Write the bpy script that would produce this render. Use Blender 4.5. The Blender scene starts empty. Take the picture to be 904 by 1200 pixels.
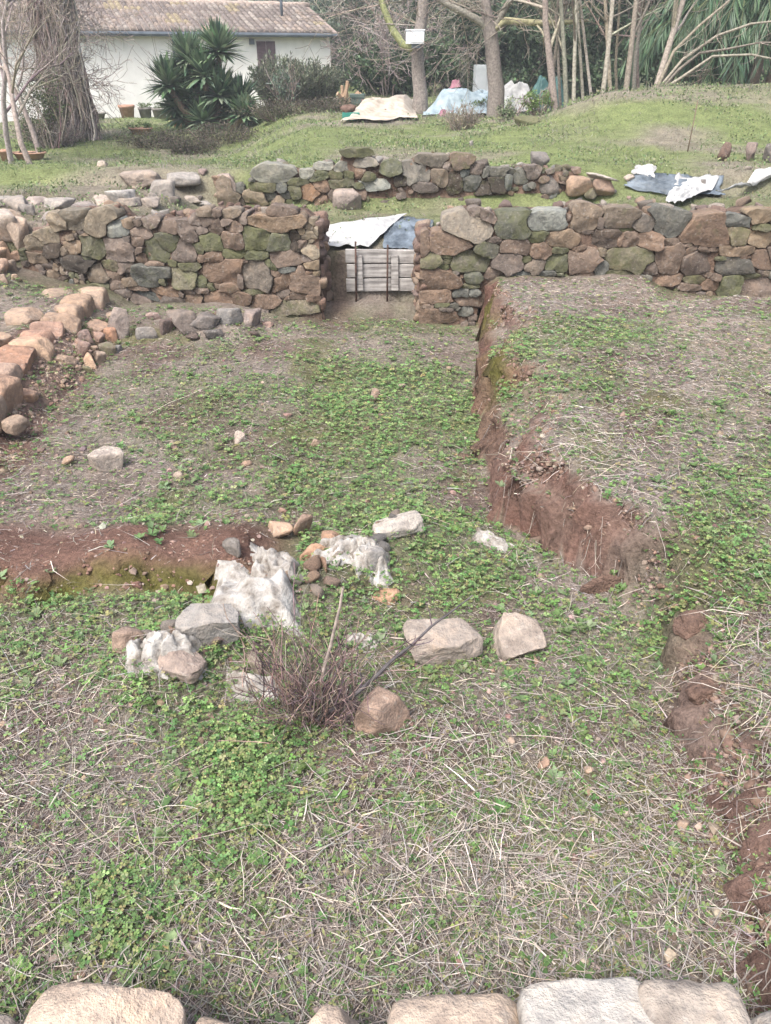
import bpy, math, random
import numpy as np

# ------------------------------------------------------------------ camera, sky, sun, exposure
scene = bpy.context.scene
col = scene.collection
PITCH = math.radians(31.15)          # looking down into the excavation
FPX = 890.0                          # focal length for a 904 x 1200 frame
EYE = 2.2                            # eye height above the room floor
cam_d = bpy.data.cameras.new('camera')
cam = bpy.data.objects.new('camera', cam_d); col.objects.link(cam)
cam_d.sensor_fit = 'VERTICAL'; cam_d.sensor_height = 24.0; cam_d.sensor_width = 24.0
cam_d.lens = FPX / 1200 * 24.0
cam_d.clip_start = 0.05; cam_d.clip_end = 1500
cam.location = (0, 0, EYE); cam.rotation_euler = (math.pi/2 - PITCH, 0, 0)
scene.camera = cam

SUN_EL, SUN_AZ = math.radians(58), math.radians(215)     # azimuth clockwise from +Y
world = bpy.data.worlds.new('World'); scene.world = world; world.use_nodes = True
wn = world.node_tree; wn.nodes.clear()
w_out = wn.nodes.new('ShaderNodeOutputWorld'); w_bg = wn.nodes.new('ShaderNodeBackground')
w_sky = wn.nodes.new('ShaderNodeTexSky'); w_sky.sky_type = 'NISHITA'; w_sky.sun_disc = False
w_sky.sun_elevation = SUN_EL; w_sky.sun_rotation = SUN_AZ
w_sky.air_density = 1.0; w_sky.dust_density = 6.0; w_sky.ozone_density = 1.0
w_hs = wn.nodes.new('ShaderNodeHueSaturation'); w_hs.inputs['Saturation'].default_value = 0.8   # cloud cover
wn.links.new(w_sky.outputs[0], w_hs.inputs['Color']); wn.links.new(w_hs.outputs[0], w_bg.inputs['Color'])
w_bg.inputs['Strength'].default_value = 0.15
wn.links.new(w_bg.outputs[0], w_out.inputs['Surface'])

sun_d = bpy.data.lights.new('sun', 'SUN'); sun = bpy.data.objects.new('sun', sun_d); col.objects.link(sun)
sun_d.energy = 1.5; sun_d.angle = math.radians(16); sun_d.color = (1.0, 0.995, 0.98)
sun.rotation_euler = (math.pi/2 - SUN_EL, 0, -SUN_AZ + math.pi)
scene.view_settings.view_transform = 'Standard'; scene.view_settings.look = 'None'
scene.view_settings.exposure = 1.42; scene.view_settings.gamma = 1.0
scene.view_settings.use_curve_mapping = False
scene.cycles.use_denoising = True
scene.cycles.max_bounces = 6; scene.cycles.diffuse_bounces = 3; scene.cycles.transparent_max_bounces = 4
scene.cycles.volume_bounces = 0

rng = np.random.default_rng(7)
random.seed(7)
CP, SP = math.cos(PITCH), math.sin(PITCH)

# ------------------------------------------------------------------ noise and small maths
def _hash(ix, iy, iz, seed):
    with np.errstate(over='ignore'):
        h = (ix.astype(np.int64).astype(np.uint32) * np.uint32(374761393) + iy.astype(np.int64).astype(np.uint32) * np.uint32(668265263)
             + iz.astype(np.int64).astype(np.uint32) * np.uint32(2147483647) + np.uint32(seed * 977 + 13))
        h = (h ^ (h >> np.uint32(13))) * np.uint32(1274126177)
        h = (h ^ (h >> np.uint32(15))) * np.uint32(2246822519)
        h = h ^ (h >> np.uint32(16))
    return h.astype(np.float64) / 4294967295.0 * 2 - 1
def vn(x, y, z=0.0, seed=0):
    x, y, z = np.broadcast_arrays(np.asarray(x, float), np.asarray(y, float), np.asarray(z, float))
    ix, iy, iz = np.floor(x), np.floor(y), np.floor(z)
    fx, fy, fz = x-ix, y-iy, z-iz
    fx, fy, fz = fx*fx*(3-2*fx), fy*fy*(3-2*fy), fz*fz*(3-2*fz)
    r = 0
    for a in (0, 1):
        for b in (0, 1):
            for c in (0, 1):
                r = r + _hash(ix+a, iy+b, iz+c, seed) * (fx if a else 1-fx) * (fy if b else 1-fy) * (fz if c else 1-fz)
    return r
def fbm(x, y, z=0.0, o=4, seed=0, g=0.5):
    r, a, f, t = 0, 1.0, 1.0, 0
    for i in range(o):
        r = r + a * vn(np.asarray(x)*f, np.asarray(y)*f, np.asarray(z)*f, seed+i*17); t += a; a *= g; f *= 2.03
    return r / t
def sm(a, b, x):
    t = np.clip((np.asarray(x, float)-a)/(b-a), 0, 1); return t*t*(3-2*t)
def ray(u, v):
    a, b = (u-452)/FPX, (600-v)/FPX
    return np.array([a, CP + b*SP, -SP + b*CP])
def P(u, v, z=0.0):                     # where the sight line meets the level z
    d = ray(u, v); t = (z-EYE)/d[2]; return np.array([d[0]*t, d[1]*t, z])
def PY(u, v, y):                        # where it meets the upright plane at distance y
    d = ray(u, v); t = y/d[1]; return np.array([d[0]*t, y, EYE + d[2]*t])

# ------------------------------------------------------------------ terrain height
tb = np.array([P(u, v, 0)[:2] for u, v in [(890,1190),(878,1150),(858,1010),(815,900),(795,830),(782,770),(735,700),(660,650),(592,606),(581,520),(572,440),(568,400),(566,376)]])
tt = np.array([P(u, v, .43)[:2] for u, v in [(925,1090),(915,980),(880,905),(835,830),(815,770),(800,725),(820,690),(800,650),(735,606),(712,585),(640,512),(672,470),(690,455),(655,430),(608,420),(622,396),(648,376),(600,345),(578,329)]])
tb = tb[np.argsort(tb[:,1])]; tt = tt[np.argsort(tt[:,1])]
def H(x, y, rough=True):
    x = np.asarray(x, float); y = np.asarray(y, float)
    base = fbm(x*.8, y*.8, 3.1, 3, 5)*.045
    fine = (fbm(x*4.5, y*4.5, 0, 3, 9)*.02 + fbm(x*17, y*17, 0, 2, 19)*.007) if rough else 0
    # right-hand terrace with its crumbling earth edge
    j = (vn(y*3.3, 0, 0, 31)*.06 + vn(y*8, 1.5, 0, 33)*.06 + vn(y*19, 1.5, 0, 35)*.03)*(.4+.6*sm(2.3, 3.0, y))
    xb = np.interp(y, tb[:,1], tb[:,0]) + j*.5 - .07*sm(3.0, 3.5, y)*sm(6.5, 5.5, y)
    xt = np.maximum(np.interp(y, tt[:,1], tt[:,0]) + j - .05*sm(3.0, 3.5, y), xb+.1)
    s = (x-xb)/(xt-xb)
    slump = np.maximum(np.exp(-((y-2.66)/.34)**2), .85*(1-sm(2.1, 2.6, y)))
    prof = np.interp(s, [-.03, .05, .14, .45, .72, 1.0, 1.25], [0, .40, .58, .68, .90, .98, 1.0])
    prof = prof*(1-slump) + sm(-1.2, 2.4, s)*slump
    z = base + prof*(.43 + .03*fbm(x*1.2, y*1.2, 7, 3, 41))*(.68+.32*sm(2.2, 3.1, y))
    z = z - .05*np.exp(-((x-xb+.12)/.2)**2)*sm(3.2, 3.8, y)*sm(7.3, 6.8, y)
    # trench in front of the right wall, right end
    z = z - .17*sm(2.25, 2.7, x + .35*(7.1-y))*sm(6.35, 6.6, y + .12*vn(x*3, 0, 0, 3))*sm(2.2, 2.5, x)
    # left-hand bank
    jl = vn(y*2.7, 4, 0, 51)*.06 + vn(y*8, 4, 0, 53)*.03
    sl = (-2.36 + jl - x)/.38
    left = np.interp(sl, [0, .3, .7, 1.0, 1.5], [0, .10, .20, .25, .26]) + .14*sm(-3.05, -3.6, x)*sm(6.5, 6.9, y)
    z = z + left*sm(3.2, 4.0, y + .0*x)
    # floor rising in the back left corner
    z = z + .13*sm(6.2, 6.75, y)*sm(-.9, -1.6, x)*(1-.6*sm(-2.2, -2.7, x))
    z = z + .10*sm(7.15, 7.5, y)*sm(-.8, -.6, x)*sm(.5, .3, x)
    # low red mud baulk
    f = vn(x*3, 0, 0, 61)*.09 + vn(x*11, 0, 0, 63)*.03
    bk = sm(2.83+f, 2.99+f, y)*(1-.75*sm(3.1+f, 3.55+f, y))*sm(-.5, -.72, x)
    z = z + (.15 + .05*vn(x*4, y*3, 0, 65))*bk
    # heap under the torn sheet
    ha, hb = P(185, 785, .03)[:2], P(470, 640, .03)[:2]; hv = hb-ha; q = np.clip(((x-ha[0])*hv[0]+(y-ha[1])*hv[1])/(hv@hv), 0, 1)
    z = z + .12*np.exp(-(((x-ha[0]-q*hv[0])**2 + (y-ha[1]-q*hv[1])**2)/.19**2))
    # ground behind the walls
    behind = sm(7.57, 7.66, y)
    up = .54 + .12*sm(7.6, 9.0, y) + .36*sm(9.35, 9.75, y)
    up = up + (.26*sm(-1.9, -2.6, x) + .13*sm(2.1, 3.0, x))*(1-sm(9.2, 9.8, y))
    wl = sm(-.6, -2.6, x + .12*(y-10))
    far = -.62*wl*sm(9.8, 14.5, y) + .14*wl*sm(17.6, 19.6, y) - .14*wl*sm(21, 27, y)
    far = far + .70*np.exp(-(np.maximum(np.abs(x-7.6)-1.6, 0)/2.6)**2 - ((y-15.6)/2.3)**2)*(1+.25*fbm(x*.9, y*.9, 0, 3, 71))
    far = far + .25*np.exp(-((x-4.0)/1.6)**2 - ((y-14.2)/1.4)**2)
    far = far + .12*fbm(x*.5, y*.5, 0, 3, 75)*sm(9, 14, y)
    far = far + .05*np.maximum(y-36, 0) + .05*np.maximum(y-70, 0)*sm(70, 120, y)
    hi = up + far + base*.7
    z = z*(1-behind) + hi*behind
    # land outside the room on both sides
    z = np.where(y < 7.3, z + .25*sm(-4, -6, x) + .3*sm(4.5, 6.5, x), z)
    return z + fine
def Hs(x, y): return float(H(np.array([x]), np.array([y]))[0])
def PG(u, v, tmax=60):                  # where the sight line meets the ground
    d = ray(u, v); d = d/np.linalg.norm(d)
    t = np.concatenate([np.linspace(.5, 12, 1500), np.linspace(12, tmax, 1500)])
    p = t[:,None]*d + np.array([0, 0, EYE]); g = H(p[:,0], p[:,1]); i = np.argmax(p[:,2] < g)
    return np.array([p[i,0], p[i,1], g[i]])

# ------------------------------------------------------------------ materials
def nodes(name):
    m = bpy.data.materials.new(name); m.use_nodes = True; nt = m.node_tree
    b = nt.nodes['Principled BSDF']; b.inputs['Specular IOR Level'].default_value = .25
    return m, nt, b
def nz(nt, scale, detail=6, rough=.6, coord='Object', dist=0.0):
    tc = nt.nodes.new('ShaderNodeTexCoord'); n = nt.nodes.new('ShaderNodeTexNoise')
    n.inputs['Scale'].default_value = scale; n.inputs['Detail'].default_value = detail; n.inputs['Roughness'].default_value = rough
    n.inputs['Distortion'].default_value = dist
    nt.links.new(tc.outputs[coord], n.inputs['Vector']); return n.outputs['Fac']
def ramp(nt, fac, stops):
    r = nt.nodes.new('ShaderNodeValToRGB'); e = r.color_ramp.elements
    while len(e) < len(stops): e.new(.5)
    for i, (p, c) in enumerate(stops): e[i].position = p; e[i].color = (*c, 1) if len(c) == 3 else c
    nt.links.new(fac, r.inputs['Fac']); return r.outputs['Color']
def mixc(nt, fac, a, b, mode='MIX'):
    m = nt.nodes.new('ShaderNodeMix'); m.data_type = 'RGBA'; m.blend_type = mode
    for sock, val in ((m.inputs[0], fac), (m.inputs[6], a), (m.inputs[7], b)):
        if hasattr(val, 'is_linked') or hasattr(val, 'links'): nt.links.new(val, sock)
        elif isinstance(val, (int, float)): sock.default_value = val
        else: sock.default_value = (*val, 1)
    return m.outputs[2]
def mth(nt, op, a, b=None, clamp=False):
    m = nt.nodes.new('ShaderNodeMath'); m.operation = op; m.use_clamp = clamp
    for i, v in enumerate((a, b)):
        if v is None: continue
        if isinstance(v, (int, float)): m.inputs[i].default_value = v
        else: nt.links.new(v, m.inputs[i])
    return m.outputs[0]
def bump(nt, b, h, dist, strength=1.0):
    bp = nt.nodes.new('ShaderNodeBump'); bp.inputs['Distance'].default_value = dist; bp.inputs['Strength'].default_value = strength
    nt.links.new(h, bp.inputs['Height']); nt.links.new(bp.outputs[0], b.inputs['Normal'])

def make_rock():
    m, nt, b = nodes('rubble_stone')
    oi = nt.nodes.new('ShaderNodeObjectInfo')
    tc = nt.nodes.new('ShaderNodeTexCoord'); ad = nt.nodes.new('ShaderNodeVectorMath'); ad.operation = 'ADD'
    sc = nt.nodes.new('ShaderNodeVectorMath'); sc.operation = 'SCALE'
    cb = nt.nodes.new('ShaderNodeCombineXYZ'); nt.links.new(oi.outputs['Random'], cb.inputs[0]); nt.links.new(oi.outputs['Random'], cb.inputs[1])
    nt.links.new(cb.outputs[0], sc.inputs[0]); sc.inputs['Scale'].default_value = 60
    nt.links.new(tc.outputs['Object'], ad.inputs[0]); nt.links.new(sc.outputs[0], ad.inputs[1])
    def n(scale, det=6, r=.62):
        t = nt.nodes.new('ShaderNodeTexNoise'); t.inputs['Scale'].default_value = scale; t.inputs['Detail'].default_value = det
        t.inputs['Roughness'].default_value = r; nt.links.new(ad.outputs[0], t.inputs['Vector']); return t.outputs['Fac']
    big, mid, fin, mo = n(7), n(26), n(110, 3), n(11, 8, .7)
    c = mixc(nt, 1.0, oi.outputs['Color'], ramp(nt, big, [(.28, (.62,.60,.60)), (.5, (1,1,1)), (.75, (1.32,1.22,1.12))]), 'MULTIPLY')
    c = mixc(nt, 1.0, c, ramp(nt, mid, [(.3, (.72,.72,.74)), (.55, (1.05,1.04,1.02)), (.75, (1.25,1.22,1.2))]), 'MULTIPLY')
    lich = ramp(nt, n(38, 4, .5), [(.60, (0,0,0)), (.68, (1,1,1))])
    c = mixc(nt, mth(nt, 'MULTIPLY', lich, .22), c, (.42,.40,.36))
    ms = mth(nt, 'SUBTRACT', mth(nt, 'ADD', mo, oi.outputs['Alpha']), .98)
    ms = mth(nt, 'MULTIPLY', ms, 4.5, True)
    c = mixc(nt, mth(nt, 'MULTIPLY', ms, .7), c, mixc(nt, mid, (.06,.066,.03), (.13,.135,.06)))
    nt.links.new(c, b.inputs['Base Color']); b.inputs['Roughness'].default_value = .92
    h = mth(nt, 'ADD', mth(nt, 'MULTIPLY', mid, 1.0), mth(nt, 'MULTIPLY', fin, .35))
    bump(nt, b, h, .024, .8); return m
M_ROCK = make_rock()

def make_attr(name, rough=.8, trans=0.0, vary=.25, scale=90, spec=.2):
    m, nt, b = nodes(name)
    a = nt.nodes.new('ShaderNodeAttribute'); a.attribute_name = 'Col'
    f = nz(nt, scale, 3, .6)
    c = mixc(nt, 1.0, a.outputs['Color'], ramp(nt, f, [(.3, (1-vary,)*3), (.7, (1+vary,)*3)]), 'MULTIPLY')
    nt.links.new(c, b.inputs['Base Color']); b.inputs['Roughness'].default_value = rough
    b.inputs['Specular IOR Level'].default_value = spec
    if trans:
        t = nt.nodes.new('ShaderNodeBsdfTranslucent'); nt.links.new(c, t.inputs['Color'])
        mx = nt.nodes.new('ShaderNodeMixShader'); mx.inputs[0].default_value = trans
        nt.links.new(b.outputs[0], mx.inputs[1]); nt.links.new(t.outputs[0], mx.inputs[2])
        nt.links.new(mx.outputs[0], nt.nodes['Material Output'].inputs['Surface'])
    return m
M_LEAF = make_attr('green_leaf', .6, .3, .2, 60, .3)
M_STRAW = make_attr('dry_straw', .85, .12, .25, 70)
M_BARK = make_attr('bark', .95, 0, .4, 25)

def make_plain(name, c1, c2, scale=6, rough=.85, bd=.004, det=6, metal=0, coord='Object', lo=.35, hi=.68):
    m, nt, b = nodes(name); f = nz(nt, scale, det, .6, coord)
    nt.links.new(ramp(nt, f, [(lo, c1), (hi, c2)]), b.inputs['Base Color'])
    b.inputs['Roughness'].default_value = rough; b.inputs['Metallic'].default_value = metal
    if bd: bump(nt, b, nz(nt, scale*5, 4, .6, coord), bd)
    return m

def make_ground():
    m, nt, b = nodes('earth_and_litter')
    a = nt.nodes.new('ShaderNodeAttribute'); a.attribute_name = 'Col'
    n1, n2, n3 = nz(nt, 5, 8, .65), nz(nt, 42, 6, .7), nz(nt, 160, 3, .6)
    c = mixc(nt, 1.0, a.outputs['Color'], ramp(nt, n1, [(.3, (.7,.68,.66)), (.5, (1,1,1)), (.72, (1.3,1.25,1.2))]), 'MULTIPLY')
    c = mixc(nt, 1.0, c, ramp(nt, n2, [(.32, (.55,.53,.52)), (.55, (1,1,1)), (.75, (1.4,1.38,1.35))]), 'MULTIPLY')
    nt.links.new(c, b.inputs['Base Color']); b.inputs['Roughness'].default_value = 1; b.inputs['Specular IOR Level'].default_value = .1
    h = mth(nt, 'ADD', n2, mth(nt, 'MULTIPLY', n3, .4)); bump(nt, b, h, .03, .9)
    return m
M_GROUND = make_ground()
M_CORE = make_plain('earth_mortar', (.075,.05,.038), (.19,.13,.095), 16, 1, .02)
M_MUD = make_plain('red_mud', (.10,.064,.05), (.20,.13,.10), 14, 1, .03)

# ------------------------------------------------------------------ mesh building
class MB:
    def __init__(s): s.v = []; s.q = []; s.t = []; s.c = []; s.n = 0
    def add(s, v, q=None, t=None, c=None):
        v = np.asarray(v, np.float32).reshape(-1, 3)
        if q is not None and len(q): s.q.append(np.asarray(q, np.int64).reshape(-1, 4) + s.n)
        if t is not None and len(t): s.t.append(np.asarray(t, np.int64).reshape(-1, 3) + s.n)
        if c is None: c = (1, 1, 1)
        s.c.append(np.broadcast_to(np.asarray(c, np.float32), (len(v), 3)).copy()); s.v.append(v); s.n += len(v)
    def build(s, name, mat, parent=None, smooth=True, loc=None):
        v = np.concatenate(s.v); q = np.concatenate(s.q) if s.q else np.zeros((0,4), int); t = np.concatenate(s.t) if s.t else np.zeros((0,3), int)
        if loc is not None: v = v - np.asarray(loc, np.float32)
        me = bpy.data.meshes.new(name); me.vertices.add(len(v)); me.vertices.foreach_set('co', v.ravel())
        li = np.concatenate([q.ravel(), t.ravel()]).astype(np.int32)
        tot = np.concatenate([np.full(len(q), 4), np.full(len(t), 3)]).astype(np.int32)
        st = np.concatenate([[0], np.cumsum(tot)[:-1]]).astype(np.int32)
        me.loops.add(len(li)); me.loops.foreach_set('vertex_index', li)
        me.polygons.add(len(tot)); me.polygons.foreach_set('loop_start', st); me.polygons.foreach_set('loop_total', tot)
        me.polygons.foreach_set('use_smooth', np.full(len(tot), smooth))
        at = me.color_attributes.new('Col', 'FLOAT_COLOR', 'POINT')
        cc = np.concatenate([np.concatenate(s.c), np.ones((len(v), 1), np.float32)], 1); at.data.foreach_set('color', cc.astype(np.float32).ravel())
        me.update(calc_edges=True); me.validate()
        me.materials.append(mat)
        return obj(name, me, parent, loc)
def obj(name, me, parent=None, loc=None):
    o = bpy.data.objects.new(name, me); col.objects.link(o)
    if loc is not None: o.location = [float(a) for a in loc]
    if parent is not None:
        o.parent = parent
        if loc is not None: o.location = [float(a) - b for a, b in zip(loc, parent.location)]
        else: o.matrix_parent_inverse.identity(); o.location = [-a for a in parent.location]
    return o
def tag(o, label, cat=None, group=None, kind=None):
    o['label'] = label
    if cat: o['category'] = cat
    if group: o['group'] = group
    if kind: o['kind'] = kind
    return o
def thing(name, loc, label, cat, group=None):
    o = bpy.data.objects.new(name, None); col.objects.link(o); o.location = [float(a) for a in loc]; o.empty_display_size = .1
    return tag(o, label, cat, group)
def box(mb, lo, hi, c=None, R=None, org=(0,0,0)):
    x0, y0, z0 = lo; x1, y1, z1 = hi
    v = np.array([[x0,y0,z0],[x1,y0,z0],[x1,y1,z0],[x0,y1,z0],[x0,y0,z1],[x1,y0,z1],[x1,y1,z1],[x0,y1,z1]], float)
    if R is not None: v = v @ np.asarray(R).T
    mb.add(v + np.asarray(org), [[0,3,2,1],[4,5,6,7],[0,1,5,4],[1,2,6,5],[2,3,7,6],[3,0,4,7]], c=c)
def rotz(a): c, s = math.cos(a), math.sin(a); return np.array([[c,-s,0],[s,c,0],[0,0,1]])
def tubes(mb, paths, radii, sides=4, c=None, cap=False):
    paths = np.asarray(paths, float); N, K, _ = paths.shape
    T = np.gradient(paths, axis=1); T /= np.linalg.norm(T, axis=2, keepdims=True)+1e-9
    ref = np.where(np.abs(T[:,:1,2:3]) > .8, np.array([1.,0,0]), np.array([0,0,1.])); ref = np.broadcast_to(ref, T.shape)
    A = np.cross(T, ref); A /= np.linalg.norm(A, axis=2, keepdims=True)+1e-9; B = np.cross(T, A)
    th = np.arange(sides)/sides*2*np.pi
    R = np.asarray(radii, float)[:,:,None,None]
    V = paths[:,:,None,:] + R*(A[:,:,None,:]*np.cos(th)[None,None,:,None] + B[:,:,None,:]*np.sin(th)[None,None,:,None])
    k, s = np.meshgrid(np.arange(K-1), np.arange(sides), indexing='ij'); s2 = (s+1) % sides
    q = np.stack([k*sides+s, k*sides+s2, (k+1)*sides+s2, (k+1)*sides+s], -1).reshape(-1, 4)
    Q = (q[None] + (np.arange(N)*K*sides)[:,None,None]).reshape(-1, 4)
    if c is None: c = (1,1,1)
    c = np.asarray(c, float)
    if c.ndim == 2: c = np.repeat(c, K*sides, axis=0)
    if cap:
        e = np.arange(N)*K*sides
        if sides == 4:
            Q = np.concatenate([Q, e[:,None]+np.arange(4)[None,::-1], e[:,None]+(K-1)*sides+np.arange(4)[None]])
        else:
            tri = []
            for i in range(1, sides-1):
                tri.append(np.stack([e, e+i+1, e+i], 1)); tri.append(np.stack([e+(K-1)*sides, e+(K-1)*sides+i, e+(K-1)*sides+i+1], 1))
            mb.add(V, Q, np.concatenate(tri), c); return
    mb.add(V, Q, None, c)
def unit(v): return v/(np.linalg.norm(v, axis=-1, keepdims=True)+1e-9)
def leaves(mb, p, d, n, L, W, c, fold=.25, tip=.55):
    """diamond leaves: base p, direction d, face normal n"""
    p, d, n = np.asarray(p), unit(np.asarray(d)), np.asarray(n)
    s = unit(np.cross(d, n)); n = np.cross(s, d); L = np.broadcast_to(L, len(p))[:,None]; W = np.broadcast_to(W, len(p))[:,None]
    V = np.stack([p, p+d*L*tip+s*W*.5+n*W*fold, p+d*L, p+d*L*tip-s*W*.5+n*W*fold], 1)
    Q = np.arange(len(p)*4).reshape(-1, 4)
    mb.add(V.reshape(-1,3), None, np.concatenate([Q[:,[0,1,2]], Q[:,[0,2,3]]]), np.repeat(np.broadcast_to(c, (len(p),3)), 4, axis=0))
def blades(mb, p, d, bend, L, W, c):
    """grass: base p, start direction d, bend vector added toward the tip"""
    d = unit(np.asarray(d)); N = len(p); L = np.broadcast_to(L, N)[:,None]; W = np.broadcast_to(W, N)[:,None]
    s = unit(np.cross(d, rng.normal(size=(N,3))))
    m = p + d*L*.5 + bend*L*.25; t = p + d*L*.9 + bend*L
    V = np.stack([p-s*W*.5, p+s*W*.5, m-s*W*.4, m+s*W*.4, t], 1)
    i = np.arange(N)[:,None]*5
    mb.add(V.reshape(-1,3), i+np.array([0,1,3,2]), i+np.array([2,3,4]), np.repeat(np.broadcast_to(c, (N,3)), 5, axis=0))
def jit(c, n, a=.18, hue=.06):
    c = np.asarray(c, float); c = c[rng.integers(0, len(c), n)] if c.ndim == 2 else np.broadcast_to(c, (n,3))
    return np.clip(c * (1+rng.normal(size=(n,1))*a) * (1+rng.normal(size=(n,3))*hue), .005, .95)

# ------------------------------------------------------------------ rocks
def ico(sub):
    t = (1+5**.5)/2
    V = [np.array(p, float)/np.linalg.norm(p) for p in [(-1,t,0),(1,t,0),(-1,-t,0),(1,-t,0),(0,-1,t),(0,1,t),(0,-1,-t),(0,1,-t),(t,0,-1),(t,0,1),(-t,0,-1),(-t,0,1)]]
    F = [(0,11,5),(0,5,1),(0,1,7),(0,7,10),(0,10,11),(1,5,9),(5,11,4),(11,10,2),(10,7,6),(7,1,8),(3,9,4),(3,4,2),(3,2,6),(3,6,8),(3,8,9),(4,9,5),(2,4,11),(6,2,10),(8,6,7),(9,8,1)]
    for _ in range(sub):
        cache, G = {}, []
        def mid(a, b):
            k = (min(a,b), max(a,b))
            if k not in cache: m = V[a]+V[b]; V.append(m/np.linalg.norm(m)); cache[k] = len(V)-1
            return cache[k]
        for a, b, c in F:
            x, y, z = mid(a,b), mid(b,c), mid(c,a); G += [(a,x,z),(b,y,x),(c,z,y),(x,y,z)]
        F = G
    return np.array(V), np.array(F)
ICO = {k: ico(k) for k in (0, 1, 2, 3, 4)}
def rock_mesh(dims, seed, sub=2, planes=11, rough=.05, sharp=20):
    r = np.random.default_rng(seed); V, F = ICO[sub]
    n = unit(r.normal(size=(planes,3))); n = np.concatenate([n, [[0,0,1],[0,0,-1]]]); d = r.uniform(.62, 1.0, len(n)); d[-2:] = .72
    q = np.maximum(V @ n.T, .05) / d                      # soft polyhedron
    rad = 1/np.power(np.sum(q**sharp, 1), 1/sharp)
    v = V*rad[:,None]
    v = v*(1 + rough*fbm(V[:,0]*2.2, V[:,1]*2.2, V[:,2]*2.2, 3, seed)[:,None])
    v /= np.abs(v).max(0)
    mb = MB(); mb.add(v*np.asarray(dims)/2, None, F); return mb
def block_mesh(dims, seed, sub=4, p=5.0, cuts=12, rough=.09):
    r = np.random.default_rng(seed); V, F = ICO[sub]; W = V/np.power(np.sum(np.abs(V)**p, 1), 1/p)[:,None]
    for _ in range(cuts):
        n = unit(r.normal(size=3)*np.array([1,1,.8])); d = r.uniform(.60, 1.0)*np.abs(n).sum()*.84; W = W - n*np.maximum(W @ n - d, 0)[:,None]
    q = W*1.9 + seed*3.7; W = W*(1 + rough*fbm(q[:,0], q[:,1], q[:,2], 3, seed))[:,None] + .02*fbm(q[:,0]*4, q[:,1]*4, q[:,2]*4, 3, seed+1)[:,None]*V
    mb = MB(); mb.add(W/np.abs(W).max(0)*np.asarray(dims)/2, None, F); return mb
SC = dict(p=(.20,.148,.130), r=(.215,.145,.115), t=(.295,.22,.165), g=(.165,.152,.14), m=(.145,.13,.095), l=(.32,.292,.262), d=(.085,.064,.054), o=(.27,.165,.115), k=(.36,.325,.285))
def paint(o, code, r=None, moss=None):
    r = r or random
    c = SC[code[0]]
    if len(code) > 1 and code[1] in SC: c = tuple(.5*(a+b) for a, b in zip(c, SC[code[1]]))
    k = r.uniform(.84, 1.18); w = r.uniform(-.05, .05)
    ms = moss if moss is not None else (r.uniform(.46,.58) if 'm' in code else r.uniform(.12, .38))
    o.color = (c[0]*k*(1+w), c[1]*k, c[2]*k*(1-w), ms)
    return o
def loose_rock(name, label, u, v, wpx, dims, code, seed, rz=0, tilt=(0,0), sub=3, sink=.3, moss=None, cat='stone', planes=11, group=None, pos=None, blocky=False):
    p = PG(u, v) if pos is None else np.asarray(pos)
    if wpx:
        dep = p[1]*CP + (EYE-p[2])*SP; k = wpx/FPX*dep/dims[0]; dims = [a*k for a in dims]
    o = (block_mesh(dims, seed, sub) if blocky else rock_mesh(dims, seed, sub, planes)).build(name, M_ROCK)
    o.location = (p[0], p[1], p[2] + dims[2]*(.5-sink)); o.rotation_euler = (tilt[0], tilt[1], rz)
    paint(o, code, moss=moss); tag(o, label, cat, group); return o

# ------------------------------------------------------------------ the ground
def lines(*seg):
    out = []
    for a, b, st in seg: out.append(np.arange(a, b, st))
    return np.unique(np.round(np.concatenate(out), 4))
def geo(a, b, n): return np.geomspace(a, b, n)
gx = np.concatenate([-geo(9.5, 240, 26)[::-1], lines((-9, -3.8, .16), (-3.8, 3.4, .033), (3.4, 9, .12), (9, 10, .3)), geo(10.4, 240, 26)])
gy = np.concatenate([-geo(.6, 40, 14)[::-1], lines((-.3, 4.6, .031), (4.6, 7.7, .037), (7.7, 12, .07), (12, 34, .22)), geo(34.3, 300, 40)])
GX, GY = np.meshgrid(gx, gy)
gxf, gyf = GX.ravel(), GY.ravel(); gz = H(gxf, gyf)
e = .03
slope = np.hypot((H(gxf+e, gyf)-H(gxf-e, gyf))/(2*e), (H(gxf, gyf+e)-H(gxf, gyf-e))/(2*e))
steep = sm(.55, 1.3, slope)*(gyf < 7.2)*(gyf > .2)
wob = fbm(gxf*9, gyf*9, gz*9, 3, 81)
gxo = gxf + steep*(wob*.10 + .05*vn(gxf*3, gyf*24, gz*22, 84)); gyo = gyf + steep*fbm(gxf*9, gyf*9, gz*9+5, 3, 82)*.06
gzo = gz + steep*.05*vn(gxf*24, gyf*24, 0, 83)
def green(x, y):                        # how much grows where
    g = fbm(x*1.1+4, y*1.1, 0, 4, 101)*.9 + .5*fbm(x*4, y*4, 0, 3, 103)
    for (px, py, sx, sy, a) in PATCH: g = g + a*np.exp(-((x-px)/sx)**2 - ((y-py)/sy)**2)
    return g
PATCH = []
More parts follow.
